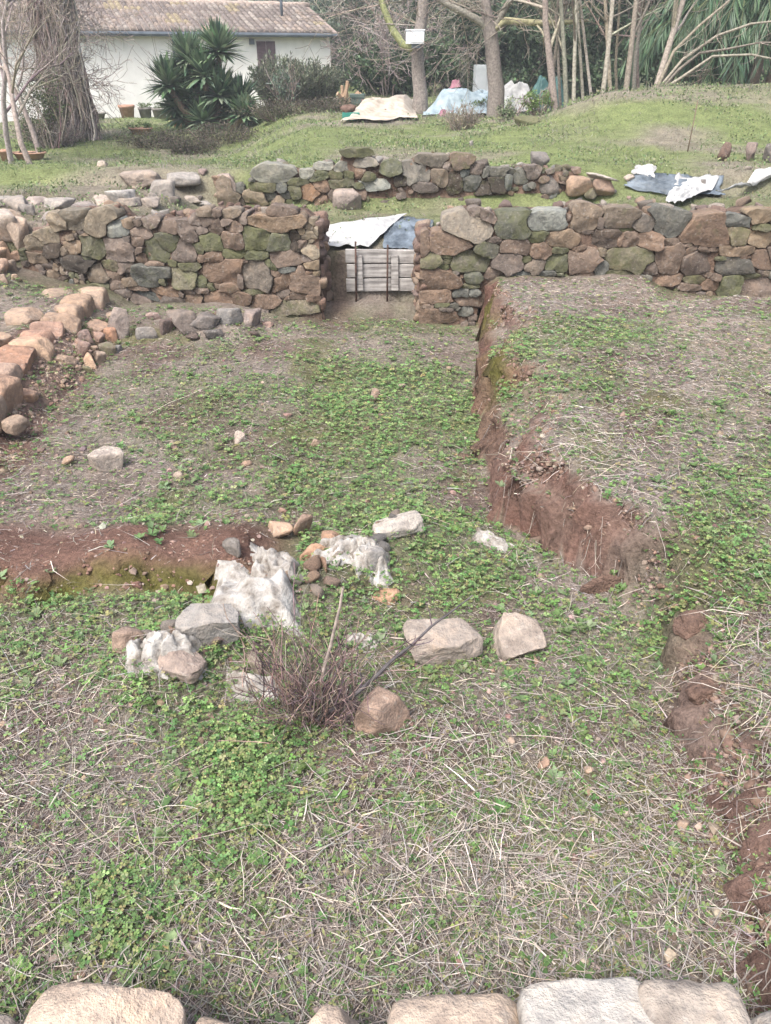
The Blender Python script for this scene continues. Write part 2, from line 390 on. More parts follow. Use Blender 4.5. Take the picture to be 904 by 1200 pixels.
for u, v, ru, rv, a in [(290,900,110,60,.75),(250,850,90,40,.35),(390,480,130,70,.25),(450,440,110,40,.2),(330,560,120,40,.15),(560,660,80,50,.5),(520,620,60,30,.6),(670,830,60,45,.7),(700,750,90,50,.4),(190,1040,90,50,.45),(100,1080,80,50,.3),(330,960,90,40,.4),(500,950,60,30,.7),(600,970,50,30,.4),(720,1060,40,40,.4),(180,620,40,25,.6),(40,690,60,30,.2),(60,950,110,100,-.8),(550,1050,120,80,-.5),(850,980,70,120,-.9),(40,560,80,50,-.7),(480,560,60,60,-.3),(200,1180,90,40,.1),(840,640,90,60,.6),(780,560,100,40,.3),(430,880,70,40,-.5),(740,340,120,20,-.8),(720,520,60,30,-.5),(840,400,80,30,-.6)]:
    q = PG(u, v); q1 = PG(u+ru, v); q2 = PG(u, v-rv); PATCH.append((q[0], q[1], max(abs(q1[0]-q[0]), .05), max(abs(q2[1]-q[1]), .05), a))
LITTER, SOIL, RED, MOSS, GRASS, DARK = map(np.array, [(.21,.178,.155), (.135,.10,.086), (.16,.093,.074), (.125,.135,.05), (.115,.15,.06), (.10,.075,.055)])
def mixv(a, b, t): return a*(1-t[:,None]) + b*t[:,None]
gg = green(gxf, gyf)
cl = mixv(np.broadcast_to(LITTER, (len(gxf),3)), SOIL, sm(-.25, .5, fbm(gxf*2.1, gyf*2.1, 0, 4, 111)))
mossm = sm(.25, .55, fbm(gxf*1.7+9, gyf*1.7, 0, 4, 121))
cl = mixv(cl, MOSS, mossm*.55*(gyf < 10))
cl = mixv(cl, GRASS, sm(-.3, .7, gg)*.5)
farm = sm(7.6, 10, gyf)
field = mixv(np.broadcast_to(np.array((.165,.20,.085)), (len(gxf),3)), np.array((.22,.20,.155)), sm(-.15, .45, fbm(gxf*.7, gyf*.9, 0, 4, 131)))
cl = mixv(cl, field, farm)
redm = np.clip(steep*1.1, 0, 1)*(.45+.55*sm(2.7, 3.1, gyf))*(.75+.25*sm(-.2,.3,fbm(gxf*4,gyf*4,gz*4,3,91)))
fB = vn(gxf*3, 0, 0, 61)*.09 + vn(gxf*11, 0, 0, 63)*.03
redm = np.maximum(redm, .95*sm(2.8+fB, 2.95+fB, gyf)*(1-sm(3.25, 3.6, gyf+.15*fbm(gxf*3, gyf*3, 0, 3, 3)))*sm(-.42, -.65, gxf))
redm = np.maximum(redm, .55*sm(-2.15, -2.35, gxf + .1*wob)*(1-sm(5.9, 6.3, gyf))*(gyf < 7)*(gxf > -2.9))
redm = np.maximum(redm, .6*sm(.92, 1.04, gxf + .12*wob)*(1-sm(1.7, 2.2, gyf)))
redm = redm*(1-.85*np.exp(-((gyf-2.66)/.3)**2)*(gxf > .3))
cl = mixv(cl, RED*1.0, redm*(gyf < 7.3))
# moss along the foot of the terrace edge and of the baulk
xbv = np.interp(gyf, tb[:,1], tb[:,0])
ms = np.exp(-((gxf-xbv-.03)/.07)**2)*sm(3.2, 3.6, gyf)*(gyf < 7)*sm(-.3, .2, fbm(gxf*3, gyf*3, 3, 3, 133))
ms = np.maximum(ms, np.exp(-((gyf-2.88-fB)/.06)**2)*sm(-.6, -.75, gxf)*sm(-.3, .1, fbm(gxf*4, gyf*4, 3, 3, 135)))
cl = mixv(cl, np.array((.10,.10,.025)), np.clip(ms, 0, 1)*.9)
cl = mixv(cl, np.array((.27,.22,.18)), .8*sm(1.75, 2.4, gxf)*sm(4.6, 5.4, gyf)*(1-sm(6.9, 7.1, gyf))*sm(-.35, .2, fbm(gxf*1.5, gyf*3, 3, 3, 137)))
cl = mixv(cl, np.array((.085,.10,.05)), sm(34, 40, gyf))
nx_, ny_ = len(gx), len(gy)
ii, jj = np.meshgrid(np.arange(ny_-1), np.arange(nx_-1), indexing='ij'); b0 = (ii*nx_+jj).ravel()
mb = MB(); mb.add(np.stack([gxo, gyo, gzo], 1), np.stack([b0, b0+1, b0+nx_+1, b0+nx_], 1), None, cl)
ground = mb.build('ground', M_GROUND); ground['kind'] = 'structure'; ground['label'] = 'weedy earth of the excavated room, its banks and the field behind'

# ------------------------------------------------------------------ rubble walls, stone by stone
def px_list(ox, oy, k, rows):
    return [(ox + r[0]/k, oy + r[1]/k, r[2]/k, r[3]/k, r[4], (r[5] if len(r) > 5 else 0)) for r in rows]
K1 = 904/190
LEFT = px_list(30, 240, K1, [
 (415,105,150,110,'t'),(505,130,130,80,'lg'),(285,85,110,85,'tg'),(190,95,80,70,'t'),(645,155,100,70,'p'),(700,105,70,55,'p'),(630,105,50,35,'p'),(575,108,60,45,'pt'),
 (785,135,130,60,'p'),(620,210,75,60,'r'),(570,195,40,30,'p'),(530,255,150,125,'p'),(385,245,145,85,'m'),(275,240,80,60,'tr'),(632,258,70,32,'p',-45),(645,300,60,45,'r'),
 (722,255,115,115,'gm'),(795,205,130,95,'gm'),(480,335,80,58,'rm'),(405,385,80,95,'tr'),(490,395,95,42,'r',25),(558,352,90,75,'p'),(680,390,190,115,'g'),(715,325,100,28,'r'),
 (430,455,90,45,'m'),(510,450,80,55,'p'),(590,430,80,55,'tr'),(440,503,120,48,'m'),(540,487,75,45,'p'),(625,465,130,20,'r',5),(795,487,180,42,'r',5),(650,527,100,45,'p'),
 (705,512,120,52,'g',15),(805,537,130,45,'p'),(310,322,140,70,'d'),(215,262,50,40,'tr'),(118,180,92,72,'t'),(345,300,60,30,'m'),(820,325,50,30,'m'),(765,425,50,40,'m'),(570,395,40,40,'d'),(60,230,90,80,'t'),(60,290,80,50,'tr'),(150,250,90,60,'d'),  # large dark stone at far left paints the shade of a wall recess
 ]) + px_list(210, 240, K1, [
 (60,155,105,95,'p'),(130,143,65,42,'p'),(208,128,75,80,'p'),(163,90,70,50,'p'),(95,88,60,50,'p'),(150,45,80,45,'pt'),(205,45,60,40,'p'),(285,55,100,45,'tp'),(265,97,60,40,'p'),
 (310,130,95,55,'r'),(355,85,60,50,'p'),(525,103,280,80,'rt'),(580,45,130,45,'p'),(430,178,135,140,'m'),(560,213,120,100,'gm'),(300,200,130,100,'rp'),(180,215,120,95,'m'),
 (110,245,70,65,'m'),(40,258,120,125,'p'),(130,298,50,55,'r'),(190,285,100,70,'r'),(300,275,120,50,'m'),(432,280,125,55,'m'),(600,290,170,90,'pr'),(60,340,120,45,'m'),
 (240,370,230,120,'r'),(370,318,25,22,'r'),(435,395,170,160,'pg'),(515,338,75,40,'m',35),(615,362,100,35,'g'),(535,385,60,35,'r'),(580,430,120,75,'r',-25),(345,420,35,70,'p'),
 (712,430,220,140,'r',8),(755,250,140,100,'t'),(765,337,125,50,'t'),(710,295,60,45,'p'),(775,385,100,30,'t'),(725,383,70,25,'r'),(45,415,115,105,'tm'),(130,430,45,70,'m'),
 (180,465,50,45,'m'),(210,455,35,30,'r'),(280,465,105,55,'r'),(60,485,80,25,'p'),(130,478,100,30,'p'),(420,485,100,35,'m'),(210,520,165,65,'r'),(95,525,90,55,'r'),
 (350,515,100,60,'r'),(490,535,150,65,'r'),(580,495,75,40,'p'),(605,515,25,25,'r'),(665,510,85,40,'r'),(755,523,85,40,'r'),(665,580,220,70,'rm'),(740,637,120,60,'r'),
 (640,630,55,35,'m'),(15,500,40,35,'p'),(680,150,40,35,'t'),(730,170,60,50,'t'),(735,205,35,30,'t'),(778,140,60,85,'t'),(760,105,60,40,'t'),(725,125,50,35,'t'),(690,222,50,40,'p'),(770,552,60,22,'r'),(645,170,45,60,'d'),(650,235,50,50,'d')])
RIGHT = px_list(480, 240, K1, [
 (350,130,250,140,'pl'),(365,48,70,45,'p'),(445,75,110,50,'p',20),(580,130,195,125,'gm'),(205,220,220,110,'r'),(88,230,50,130,'r'),(460,200,95,42,'p'),
 (430,250,130,85,'gm'),(590,238,175,75,'rp'),(545,318,155,110,'p'),(340,320,210,110,'pm'),(120,315,120,90,'tm'),(205,290,60,25,'m'),(218,315,50,40,'m'),
 (195,348,60,30,'m'),(180,410,230,100,'r'),(348,405,85,60,'gm'),(290,400,28,22,'r'),(260,380,40,20,'p'),(145,510,165,75,'r'),(290,490,100,45,'g'),(352,495,70,40,'g'),
 (320,537,120,50,'r'),(100,560,55,28,'r'),(180,555,85,28,'m'),(205,583,75,30,'p'),(160,618,170,65,'r'),(310,590,60,45,'g'),(250,560,50,25,'g'),(280,580,30,20,'g'),
 (655,310,60,40,'m'),(700,338,100,70,'rg'),(770,380,70,30,'g'),(620,390,80,25,'g'),(480,385,90,45,'p'),(330,455,90,28,'m')]) + px_list(590, 230, K1, [
 (232,142,290,95,'l'),(187,232,90,75,'m'),(215,305,120,80,'r'),(340,240,170,95,'rt'),(305,365,120,90,'m'),(440,362,165,125,'r'),(450,133,135,115,'pt'),(365,120,35,45,'p'),(470,205,70,25,'p'),(545,235,190,90,'pd'),(545,150,40,60,'p'),
 (650,130,170,95,'pt'),(550,315,45,50,'t'),(545,395,80,70,'g'),(700,350,255,125,'tm'),(710,238,95,85,'r'),(820,248,140,90,'r'),(650,245,28,75,'r'),(785,155,100,70,'pg'),
 (820,405,80,75,'p'),(450,437,90,30,'r'),(310,305,90,35,'m'),(430,295,60,40,'r'),(400,290,30,30,'r'),(640,432,140,40,'m'),(690,187,90,20,'m')]) + px_list(734, 230, 904/170, [
 (280,178,200,130,'g'),(505,225,280,170,'r'),(275,395,165,185,'r'),(690,160,170,70,'g'),(690,248,130,115,'tm'),(850,255,190,85,'t'),(860,130,180,70,'t'),(870,190,140,50,'m'),
 (275,280,90,45,'r'),(385,305,60,35,'r'),(410,335,90,36,'r',-15),(480,332,80,30,'r'),(555,330,70,25,'r'),(665,335,200,60,'tr'),(455,415,215,125,'p'),(590,385,80,25,'m'),
 (670,430,210,105,'gd'),(835,390,120,90,'r'),(420,515,130,50,'rm'),(660,550,130,110,'m'),(840,570,220,90,'p'),(770,505,90,35,'m'),(260,515,170,65,'r'),(510,490,80,30,'r'),
 (560,500,50,40,'r'),(400,560,120,40,'r'),(530,545,90,50,'r'),(115,510,70,50,'g'),(740,375,80,22,'r'),(960,160,160,110,'t'),(970,260,120,90,'r'),(960,370,130,110,'p'),(1010,480,160,100,'g'),(1080,220,140,120,'p'),(1090,350,140,120,'r'),(1140,500,140,110,'r')])
BACK = px_list(250, 170, 4.52, [
 (85,270,110,115,'pt'),(340,160,165,75,'l'),(215,280,120,60,'t'),(270,225,125,40,'m'),(360,222,55,45,'g'),(200,320,70,35,'r'),(300,270,50,40,'g'),(350,310,70,55,'rt'),
 (430,245,65,65,'m'),(455,200,110,35,'m'),(515,250,90,80,'o'),(570,222,75,50,'r'),(395,262,45,40,'g'),(420,305,80,30,'m'),(500,310,60,30,'m'),(565,290,60,45,'r'),(505,155,75,40,'l'),
 (565,160,80,45,'m'),(580,115,80,30,'l'),(690,118,75,45,'l'),(785,90,125,45,'lr'),(770,48,130,40,'m'),(655,160,75,40,'m'),(680,205,125,55,'mm'),(720,155,50,40,'m'),(775,150,50,40,'r'),
 (825,170,60,45,'m'),(655,262,70,50,'p'),(715,250,70,60,'m'),(770,255,60,45,'r'),(775,215,60,35,'m'),(850,212,115,45,'l'),(150,300,40,60,'d'),(130,230,50,40,'g')]) + px_list(440, 170, 4.109, [
 (200,135,120,90,'pl'),(270,80,140,50,'lp'),(310,153,75,75,'pt'),(413,85,90,65,'r'),(348,100,45,40,'p'),(430,137,55,40,'g'),(488,118,65,50,'p'),(465,180,75,60,'g'),(525,205,60,50,'d'),
 (590,130,75,35,'g'),(535,130,40,35,'g'),(655,130,40,20,'g'),(640,180,30,60,'g'),(85,110,80,55,'m'),(130,165,60,50,'d'),(385,170,70,80,'d'),(585,185,60,60,'d'),(240,200,90,40,'p'),(700,150,50,50,'g'),(760,130,60,50,'p')])

def make_wall(name, label, A, B, stones, thick, foot, cat='stone wall', fill=110, gap=.003, res=.0065, topn=50, top_codes='ptgr', seed=1, moss=0.0, grow=1.5, left_end=False, right_end=False):
    r = np.random.default_rng(seed); rr = random.Random(seed)
    A, B = np.asarray(A, float), np.asarray(B, float); L = np.linalg.norm(B-A); ax = np.array([*(B-A)/L, 0]); nrm = np.array([ax[1], -ax[0], 0])
    O = np.array([*A, 0.])
    def st(u, v):
        d = ray(u, v); t = ((O - np.array([0,0,EYE])) @ nrm)/(d @ nrm); p = np.array([0,0,EYE]) + t*d; return np.array([(p-O) @ ax, p[2]])
    S = []
    for u, v, w, h, code, rot in stones:
        c = st(u, v); a = (st(u+w/2, v)-st(u-w/2, v))[0]/2; b = (st(u, v-h/2)-st(u, v+h/2))[1]/2
        S.append([c[0], c[1], max(a, .012), max(b, .012), -math.radians(rot), code])
    s0, s1 = 0, L; t0 = min(q[1]-q[3] for q in S)-.05; t1 = max(q[1]+q[3] for q in S)+.05
    ss = np.arange(s0, s1, res); ts = np.arange(t0, t1, res); SS, TT = np.meshgrid(ss, ts)
    wS = SS + .014*fbm(SS*8, TT*8, 0, 2, seed+5); wT = TT + .012*fbm(SS*8+7, TT*8, 0, 2, seed+6)
    def metric(q):
        c, s = math.cos(q[4]), math.sin(q[4]); dx, dy = wS-q[0], wT-q[1]; x = (dx*c+dy*s)/q[2]; y = (-dx*s+dy*c)/q[3]
        a = np.concatenate([np.arange(4)*np.pi/2 + r.normal(size=4)*.2, np.arange(4)*np.pi/2+.78+r.normal(size=4)*.2]); d = np.concatenate([r.uniform(.9, 1.08, 4), r.uniform(.95, 1.42, 4)])
        return np.max([(x*math.cos(a_)+y*math.sin(a_))/d_ for a_, d_ in zip(a, d)], axis=0)
    best = np.full(SS.shape, grow); lab = np.full(SS.shape, -1)
    for i, q in enumerate(S):
        m = metric(q); k = m < best; best[k] = m[k]; lab[k] = i
    # small chinking stones in the joints that stay open
    topT = np.array([ts[np.nonzero(lab[:,j] >= 0)[0].max()] if (lab[:,j] >= 0).any() else np.nan for j in range(len(ss))])
    ok = ~np.isnan(topT); topT = np.interp(ss, ss[ok], topT[ok])
    footT = np.array([foot(s) for s in ss])
    for _ in range(fill*6):
        if fill <= 0: break
        cand = np.argwhere((lab < 0) & (TT < topT[None,:]-.02) & (TT > footT[None,:]-.02))
        if len(cand) < 30: break
        a, b = cand[r.integers(len(cand))]
        q = [ss[b], ts[a], r.uniform(.022, .06), r.uniform(.016, .035), r.uniform(-.4, .4), rr.choice(['p','r','g','m','rt','p'])]
        m = metric(q); k = (m < 1.15) & (lab < 0)
        if k.sum()*res*res < .0006: continue
        lab[k] = len(S); S.append(q); fill -= 1
    root = thing(name, (*((A+B)/2), float(footT.mean())), label, cat)
    NA = 26
    for i, q in enumerate(S):
        rows, cols = np.nonzero(lab == i)
        if len(rows) < 6: continue
        cs, ct = ss[cols].mean(), ts[rows].mean()
        j0, i0 = int((cs-ss[0])/res), int((ct-ts[0])/res)
        if not (0 <= i0 < len(ts) and 0 <= j0 < len(ss)) or lab[i0, j0] != i:
            k = np.argmin((ss[cols]-cs)**2 + (ts[rows]-ct)**2); cs, ct = ss[cols[k]], ts[rows[k]]
        if ct + q[3] < foot(cs) - .05: continue
        th = np.arange(NA)/NA*2*np.pi + r.uniform(0, .3); R = np.zeros(NA); rs = np.arange(0, .6, res*.5)
        for a in range(NA):
            jx = ((cs + rs*math.cos(th[a]) - ss[0])/res).round().astype(int); iy = ((ct + rs*math.sin(th[a]) - ts[0])/res).round().astype(int)
            inside = (jx >= 0) & (jx < len(ss)) & (iy >= 0) & (iy < len(ts)); v = np.full(len(rs), -2); v[inside] = lab[iy[inside], jx[inside]]
            out = np.nonzero(v != i)[0]; R[a] = rs[out[0]] if len(out) else rs[-1]
        R = np.maximum(R - gap*r.uniform(.5, 1.3), .010)
        R = .94*R + .03*(np.roll(R, 1)+np.roll(R, -1))
        size = R.mean(); proud = r.uniform(-.012, .03) + .05*min(size, .15); bl = min(.016, size*.14)
        tilt = r.normal(size=2)*.10; prof = [(.0, bl), (.35, bl), (.66, bl), (.92, bl*.97), (.97, bl*.86), (.994, bl*.35), (1.0, -.014), (.93, -min(.26, .10+size))]
        V = []; sd = int(r.integers(1e6))
        for k, (f, d) in enumerate(prof):
            if f == 0: V.append([[0, 0, d]]); continue
            x, y = np.cos(th)*R*f, np.sin(th)*R*f; dd = np.full(NA, d)
            V.append(np.stack([x, y, dd], 1))
        V = np.concatenate(V)
        n = fbm(V[:,0]*11, V[:,1]*11, sd*.13, 3, 7)*min(.018, size*.22)
        for _ in range(3):                       # hewn facets
            g = r.normal(size=2)*.32; V[:,2] = np.where(V[:,2] > -.012, np.maximum(np.minimum(V[:,2], bl + size*r.uniform(.05, .25) - V[:,:2] @ g), -.012), V[:,2])
        V[:,2] += np.where(V[:,2] > -.05, n + tilt[0]*V[:,0] + tilt[1]*V[:,1], 0)
        W = ax[None]*V[:,:1] + np.array([0,0,1.])*V[:,1:2] + nrm[None]*V[:,2:3]
        T = [[0, 1+a, 1+(a+1) % NA] for a in range(NA)]; Q = []
        for k in range(6):
            o1, o2 = 1+k*NA, 1+(k+1)*NA
            Q += [[o1+a, o2+a, o2+(a+1) % NA, o1+(a+1) % NA] for a in range(NA)]
        mb = MB(); mb.add(W, Q, T)
        o = mb.build('stone', M_ROCK); o.parent = root
        pos = O + ax*cs + np.array([0,0,ct]) + nrm*proud
        o.location = pos - np.array(root.location); paint(o, q[5], rr, moss=(None if 'm' in q[5] or not moss else rr.uniform(.1, .3)+moss)); o.color = (o.color[0]*.70, o.color[1]*.77, o.color[2]*.745, o.color[3]+.08)
    # earth-and-rubble heart of the wall
    mb = MB(); m = max(3, int(L/.05)); sc = np.linspace(0, L, m); tc = np.interp(sc, ss, topT) - .045 + .02*fbm(sc*5, 0, 0, 3, seed)
    # smooth
    tc = np.minimum(tc, np.minimum(np.roll(tc, 1), np.roll(tc, -1))+.04); tc[0], tc[-1] = tc[1]-.03, tc[-2]-.03
    rows = []
    for d, f in ((-.028, 0), (-.022, 1), (-.15, 1.0), (-thick+.08, 1.0), (-thick, .9), (-thick-.04, 0)):
        zb = np.array([foot(s) for s in sc]) - .25
        z = zb*(1-f) + tc*f + (.015*fbm(sc*7, d*9, 0, 2, seed+3) if f else 0)
        rows.append(O + ax*sc[:,None] + nrm*(d + .012*fbm(sc*9, f*3, d*7, 2, seed+4))[:,None] + np.array([0,0,1.])*z[:,None])
    V = np.concatenate(rows); k = len(rows); Q = []
    for a in range(k-1):
        for b in range(m-1): Q.append([a*m+b, a*m+b+1, (a+1)*m+b+1, (a+1)*m+b])
    T = []
    for e0, fl in ((0, 1), (m-1, 0)):
        ring = [a*m+e0 for a in range(k)]
        for a in range(1, k-1): T.append([ring[0], ring[a], ring[a+1]] if not fl else [ring[0], ring[a+1], ring[a]])
    mb.add(V, Q, T); o = mb.build('core', M_CORE); o.parent = root; o.location = [-a for a in root.location]
    # stones lying on top and facing the ends
    protos = ROCKP
    for _ in range(topn):
        s = r.uniform(.05, L-.05); d = r.uniform(-thick+.03, -.08); w = r.uniform(.06, .2)**1.0
        c0 = protos[r.integers(len(protos))]; o = bpy.data.objects.new('stone', c0); col.objects.link(o); o.parent = root
        hgt = w*r.uniform(.35, .6); o.scale = (w/2, w*r.uniform(.6, .9)/2, hgt/2)
        z = np.interp(s, sc, tc) + hgt*.18
        p = O + ax*s + nrm*d + np.array([0,0,z]); o.location = p - np.array(root.location); o.rotation_euler = (r.normal()*.2, r.normal()*.2, r.uniform(0, 6.28))
        paint(o, rr.choice(top_codes), rr)
    for flag, se, sg in ((left_end, 0.0, -1), (right_end, L, 1)):
        if not flag: continue
        z = float(foot(se)); top = np.interp(se, sc, tc)
        while z < top+.02:
            hgt = r.uniform(.05, .12); d = .012
            while d > -thick+.02:
                w = r.uniform(.1, .24); c0 = protos[r.integers(len(protos))]; o = bpy.data.objects.new('stone', c0); col.objects.link(o); o.parent = root
                o.scale = (.09, w*.56, hgt*.6)
                p = O + ax*(se - sg*.035 + r.normal()*.01) + nrm*(d-w/2) + np.array([0,0,z+hgt/2]); o.location = p - np.array(root.location)
                o.rotation_euler = (r.normal()*.06, r.normal()*.06, math.atan2(ax[1], ax[0])); paint(o, rr.choice('ttrp'), rr); d -= w*.92
            z += hgt*.95
    return root
ROCKP = [rock_mesh((2,2,2), 300+i, 2, 9, .05, 12).build('stone_shape', M_ROCK) for i in range(9)]
_p = []
for o in ROCKP: _p.append(o.data); bpy.data.objects.remove(o)
ROCKP = _p

LA, LB = (-3.45, 7.36), (-.605, 7.13)
RA, RB = (.318, 7.13), (4.7, 7.18)
make_wall('stone_wall', 'tall rubble stone wall left of the doorway, end face crumbling', LA, LB, LEFT, .46,
          lambda s: .42*max(0, 1-s/.75) + .13*(1-min(1, s/2.3)), fill=90, topn=60, top_codes='ptrl', seed=11, right_end=True)
make_wall('stone_wall', 'mossy rubble stone wall right of the doorway, behind the terrace', RA, RB, RIGHT, .5,
          lambda s: 0 if s < .55 else (.38 if s < 2.2 else .2), fill=70, topn=55, top_codes='ptlg', seed=12, left_end=True, moss=.08)
make_wall('stone_wall', 'low broken stone wall with bright moss, further back in the grass', (-1.95, 9.42), (2.25, 9.5), BACK, .45,
          lambda s: .58, fill=40, topn=34, top_codes='lgpm', seed=13, left_end=True, moss=.14)

# ------------------------------------------------------------------ kerb wall on the left bank, low rows, foreground wall
def stone_part(root, u, v, wpx, prop, code, seed, z=None, rz=0, tilt=(0,0), sub=3, sink=.3, planes=10, y=None, name='stone'):
    if y is not None: p = PY(u, v, y)
    elif z is not None: p = P(u, v, z)
    else: p = PG(u, v)
    dep = p[1]*CP + (EYE-p[2])*SP; w = wpx/FPX*dep; dims = [w, w*prop[0], w*prop[1]]
    o = rock_mesh(dims, seed, sub, planes).build(name, M_ROCK); o.parent = root
    zz = p[2] + dims[2]*(.5-sink) if (z is None and y is None) else p[2]
    o.location = np.array([p[0], p[1], zz]) - np.array(root.location); o.rotation_euler = (*tilt, rz); paint(o, code); return o
kb = thing('stone_wall', (-2.68, 5.9, .2), 'kerb of orange tan blocks along the left earth bank', 'stone wall')
yk, k = 4.35, 0
while yk < 6.95:
    ln = random.uniform(.18, .36); hh_ = random.uniform(.22, .30); xk = -2.66 + .05*math.sin(yk*2.1) + random.uniform(-.03,.03) - .06*(yk-5.5)
    o = block_mesh((random.uniform(.24,.34), ln*1.12, hh_), 400+k, 3, 7, 6, .08).build('stone', M_ROCK); o.parent = kb; o.location = np.array([xk, yk+ln/2, .215 + .02*(yk-4.3) + random.uniform(-.02,.02)]) - np.array(kb.location)
    o.rotation_euler = (random.uniform(-.08,.08), random.uniform(-.08,.18), random.uniform(-.18,.18)); paint(o, random.choice(['t','to','tr','ro','tr']), moss=.28)
    if k % 2 == 0:
        w = random.uniform(.12, .2); o = block_mesh((w, w*1.2, w*.7), 430+k, 3).build('stone', M_ROCK); o.parent = kb; o.location = np.array([xk+.2, yk+random.uniform(0,.2), .16]) - np.array(kb.location); o.rotation_euler[2] = random.uniform(-.4,.4); paint(o, random.choice(['to','r','t']), moss=.12)
    if k % 3 == 1:
        w = random.uniform(.2, .3); o = block_mesh((w, w*1.1, w*.5), 450+k, 3).build('stone', M_ROCK); o.parent = kb; o.location = np.array([xk-.28, yk+.1, .33]) - np.array(kb.location); o.rotation_euler[2] = random.uniform(-.4,.4); paint(o, random.choice(['to','tl','t']), moss=.12)
    yk += ln; k += 1
lk = thing('stone_heap', (-3.35, 6.4, .6), 'heap of tan stones at the left edge beside the wall corner', 'stones')
for k, (u, v, w, code) in enumerate([(8,300,34,'t'),(2,318,26,'to'),(14,316,22,'t'),(22,302,16,'tr'),(-8,308,36,'t'),(4,330,18,'t'),(26,285,60,'tl'),(8,276,50,'tl'),(-20,290,50,'l'),(18,328,14,'t')]):
    stone_part(lk, u, v, w*1.1, (.8,.62), code, 440+k, rz=random.uniform(0,3))
lr = thing('stone_row', (-1.8, 6.3, .1), 'row of low dark rounded stones in front of the tall left wall', 'stones')
for k, (u, v, w, pr, code) in enumerate([(215,380,34,(.8,1.0),'gd'),(242,380,28,(.8,.9),'gd'),(270,376,30,(.8,1.0),'g'),(293,378,28,(.8,1.0),'pg'),(192,386,26,(.8,1.0),'pd'),(172,392,22,(.8,1.0),'g'),(182,372,18,(.8,.8),'p'),(255,392,24,(.8,.6),'gd'),(300,392,20,(.8,.5),'d'),(230,394,20,(.8,.5),'d'),(316,380,16,(.8,.6),'p')]):
    stone_part(lr, u, v+2, w*1.22, (pr[0], pr[1]*.62), code, 460+k, rz=random.uniform(-.3,.3), tilt=(random.uniform(-.2,.2), random.uniform(-.2,.2)), sink=.3)
lp = thing('stone_heap', (-2.1, 6.0, .1), 'small heap of brown rubble with an upright pale slab, left of the low row', 'stones')
for k, (u, v, w, pr, code, tl) in enumerate([(143,395,26,(.35,1.7),'pl',.25),(130,398,20,(.8,.9),'o',0),(97,416,20,(.6,1.1),'p',.3),(105,428,22,(.8,.8),'t',0),(117,424,18,(.8,.9),'t',.2),(105,438,16,(.8,.7),'m',0),(100,400,20,(.8,.8),'p',0),(115,402,20,(.8,.8),'r',0),(128,415,20,(.8,.8),'gm',0),(92,405,12,(.8,.8),'r',0),(112,412,12,(.8,.7),'t',0),(140,412,14,(.8,.7),'g',0)]):
    stone_part(lp, u, v, w, pr, code, 480+k, rz=random.uniform(-.4,.4), tilt=(0, tl), sink=.2)
fw = thing('stone_wall', (0, .75, .1), 'top of the pale stone wall at the very bottom of the picture', 'stone wall')
def slab(root, u0, u1, vt, z, code, seed, back=.42):
    a, b = P(u0, vt, z), P(u1, vt, z); w = b[0]-a[0]; dims = [w*1.0, back, .24]
    o = block_mesh(dims, seed, 4, 8, 5, .06).build('stone', M_ROCK); o.parent = root
    o.location = np.array([(a[0]+b[0])/2, a[1]-back/2+.02, z-.12]) - np.array(root.location); o.rotation_euler = (random.uniform(-.03,.03), random.uniform(-.03,.03), random.uniform(-.06,.06)); paint(o, code, moss=.1)
for u0, u1, vt, z, code, seed in [(30,214,1150,.34,'kt',501),(222,345,1186,.28,'tk',502),(338,436,1178,.30,'kt',503),(452,622,1160,.34,'kt',504),(606,768,1142,.37,'kl',505),(744,872,1146,.36,'l',506),(868,990,1166,.35,'l',507),(-130,22,1186,.3,'lt',508)]:
    slab(fw, u0, u1, vt, z, code, seed)
mb = MB(); xx = np.linspace(-1.5, 1.6, 60)
for d, z in ((.80, -.1), (.80, .14), (.45, .2), (.0, .15), (-.05, -.1)):
    mb.add(np.stack([xx, np.full(60, d)+.02*fbm(xx*5, d, 0, 3, 5), np.full(60, z)+.03*fbm(xx*4, d*3, 0, 3, 6)], 1))
mb.q.append(np.array([[a*60+b, a*60+b+1, (a+1)*60+b+1, (a+1)*60+b] for a in range(4) for b in range(59)]))
o = mb.build('core', M_CORE); o.parent = fw; o.location = [-a for a in fw.location]

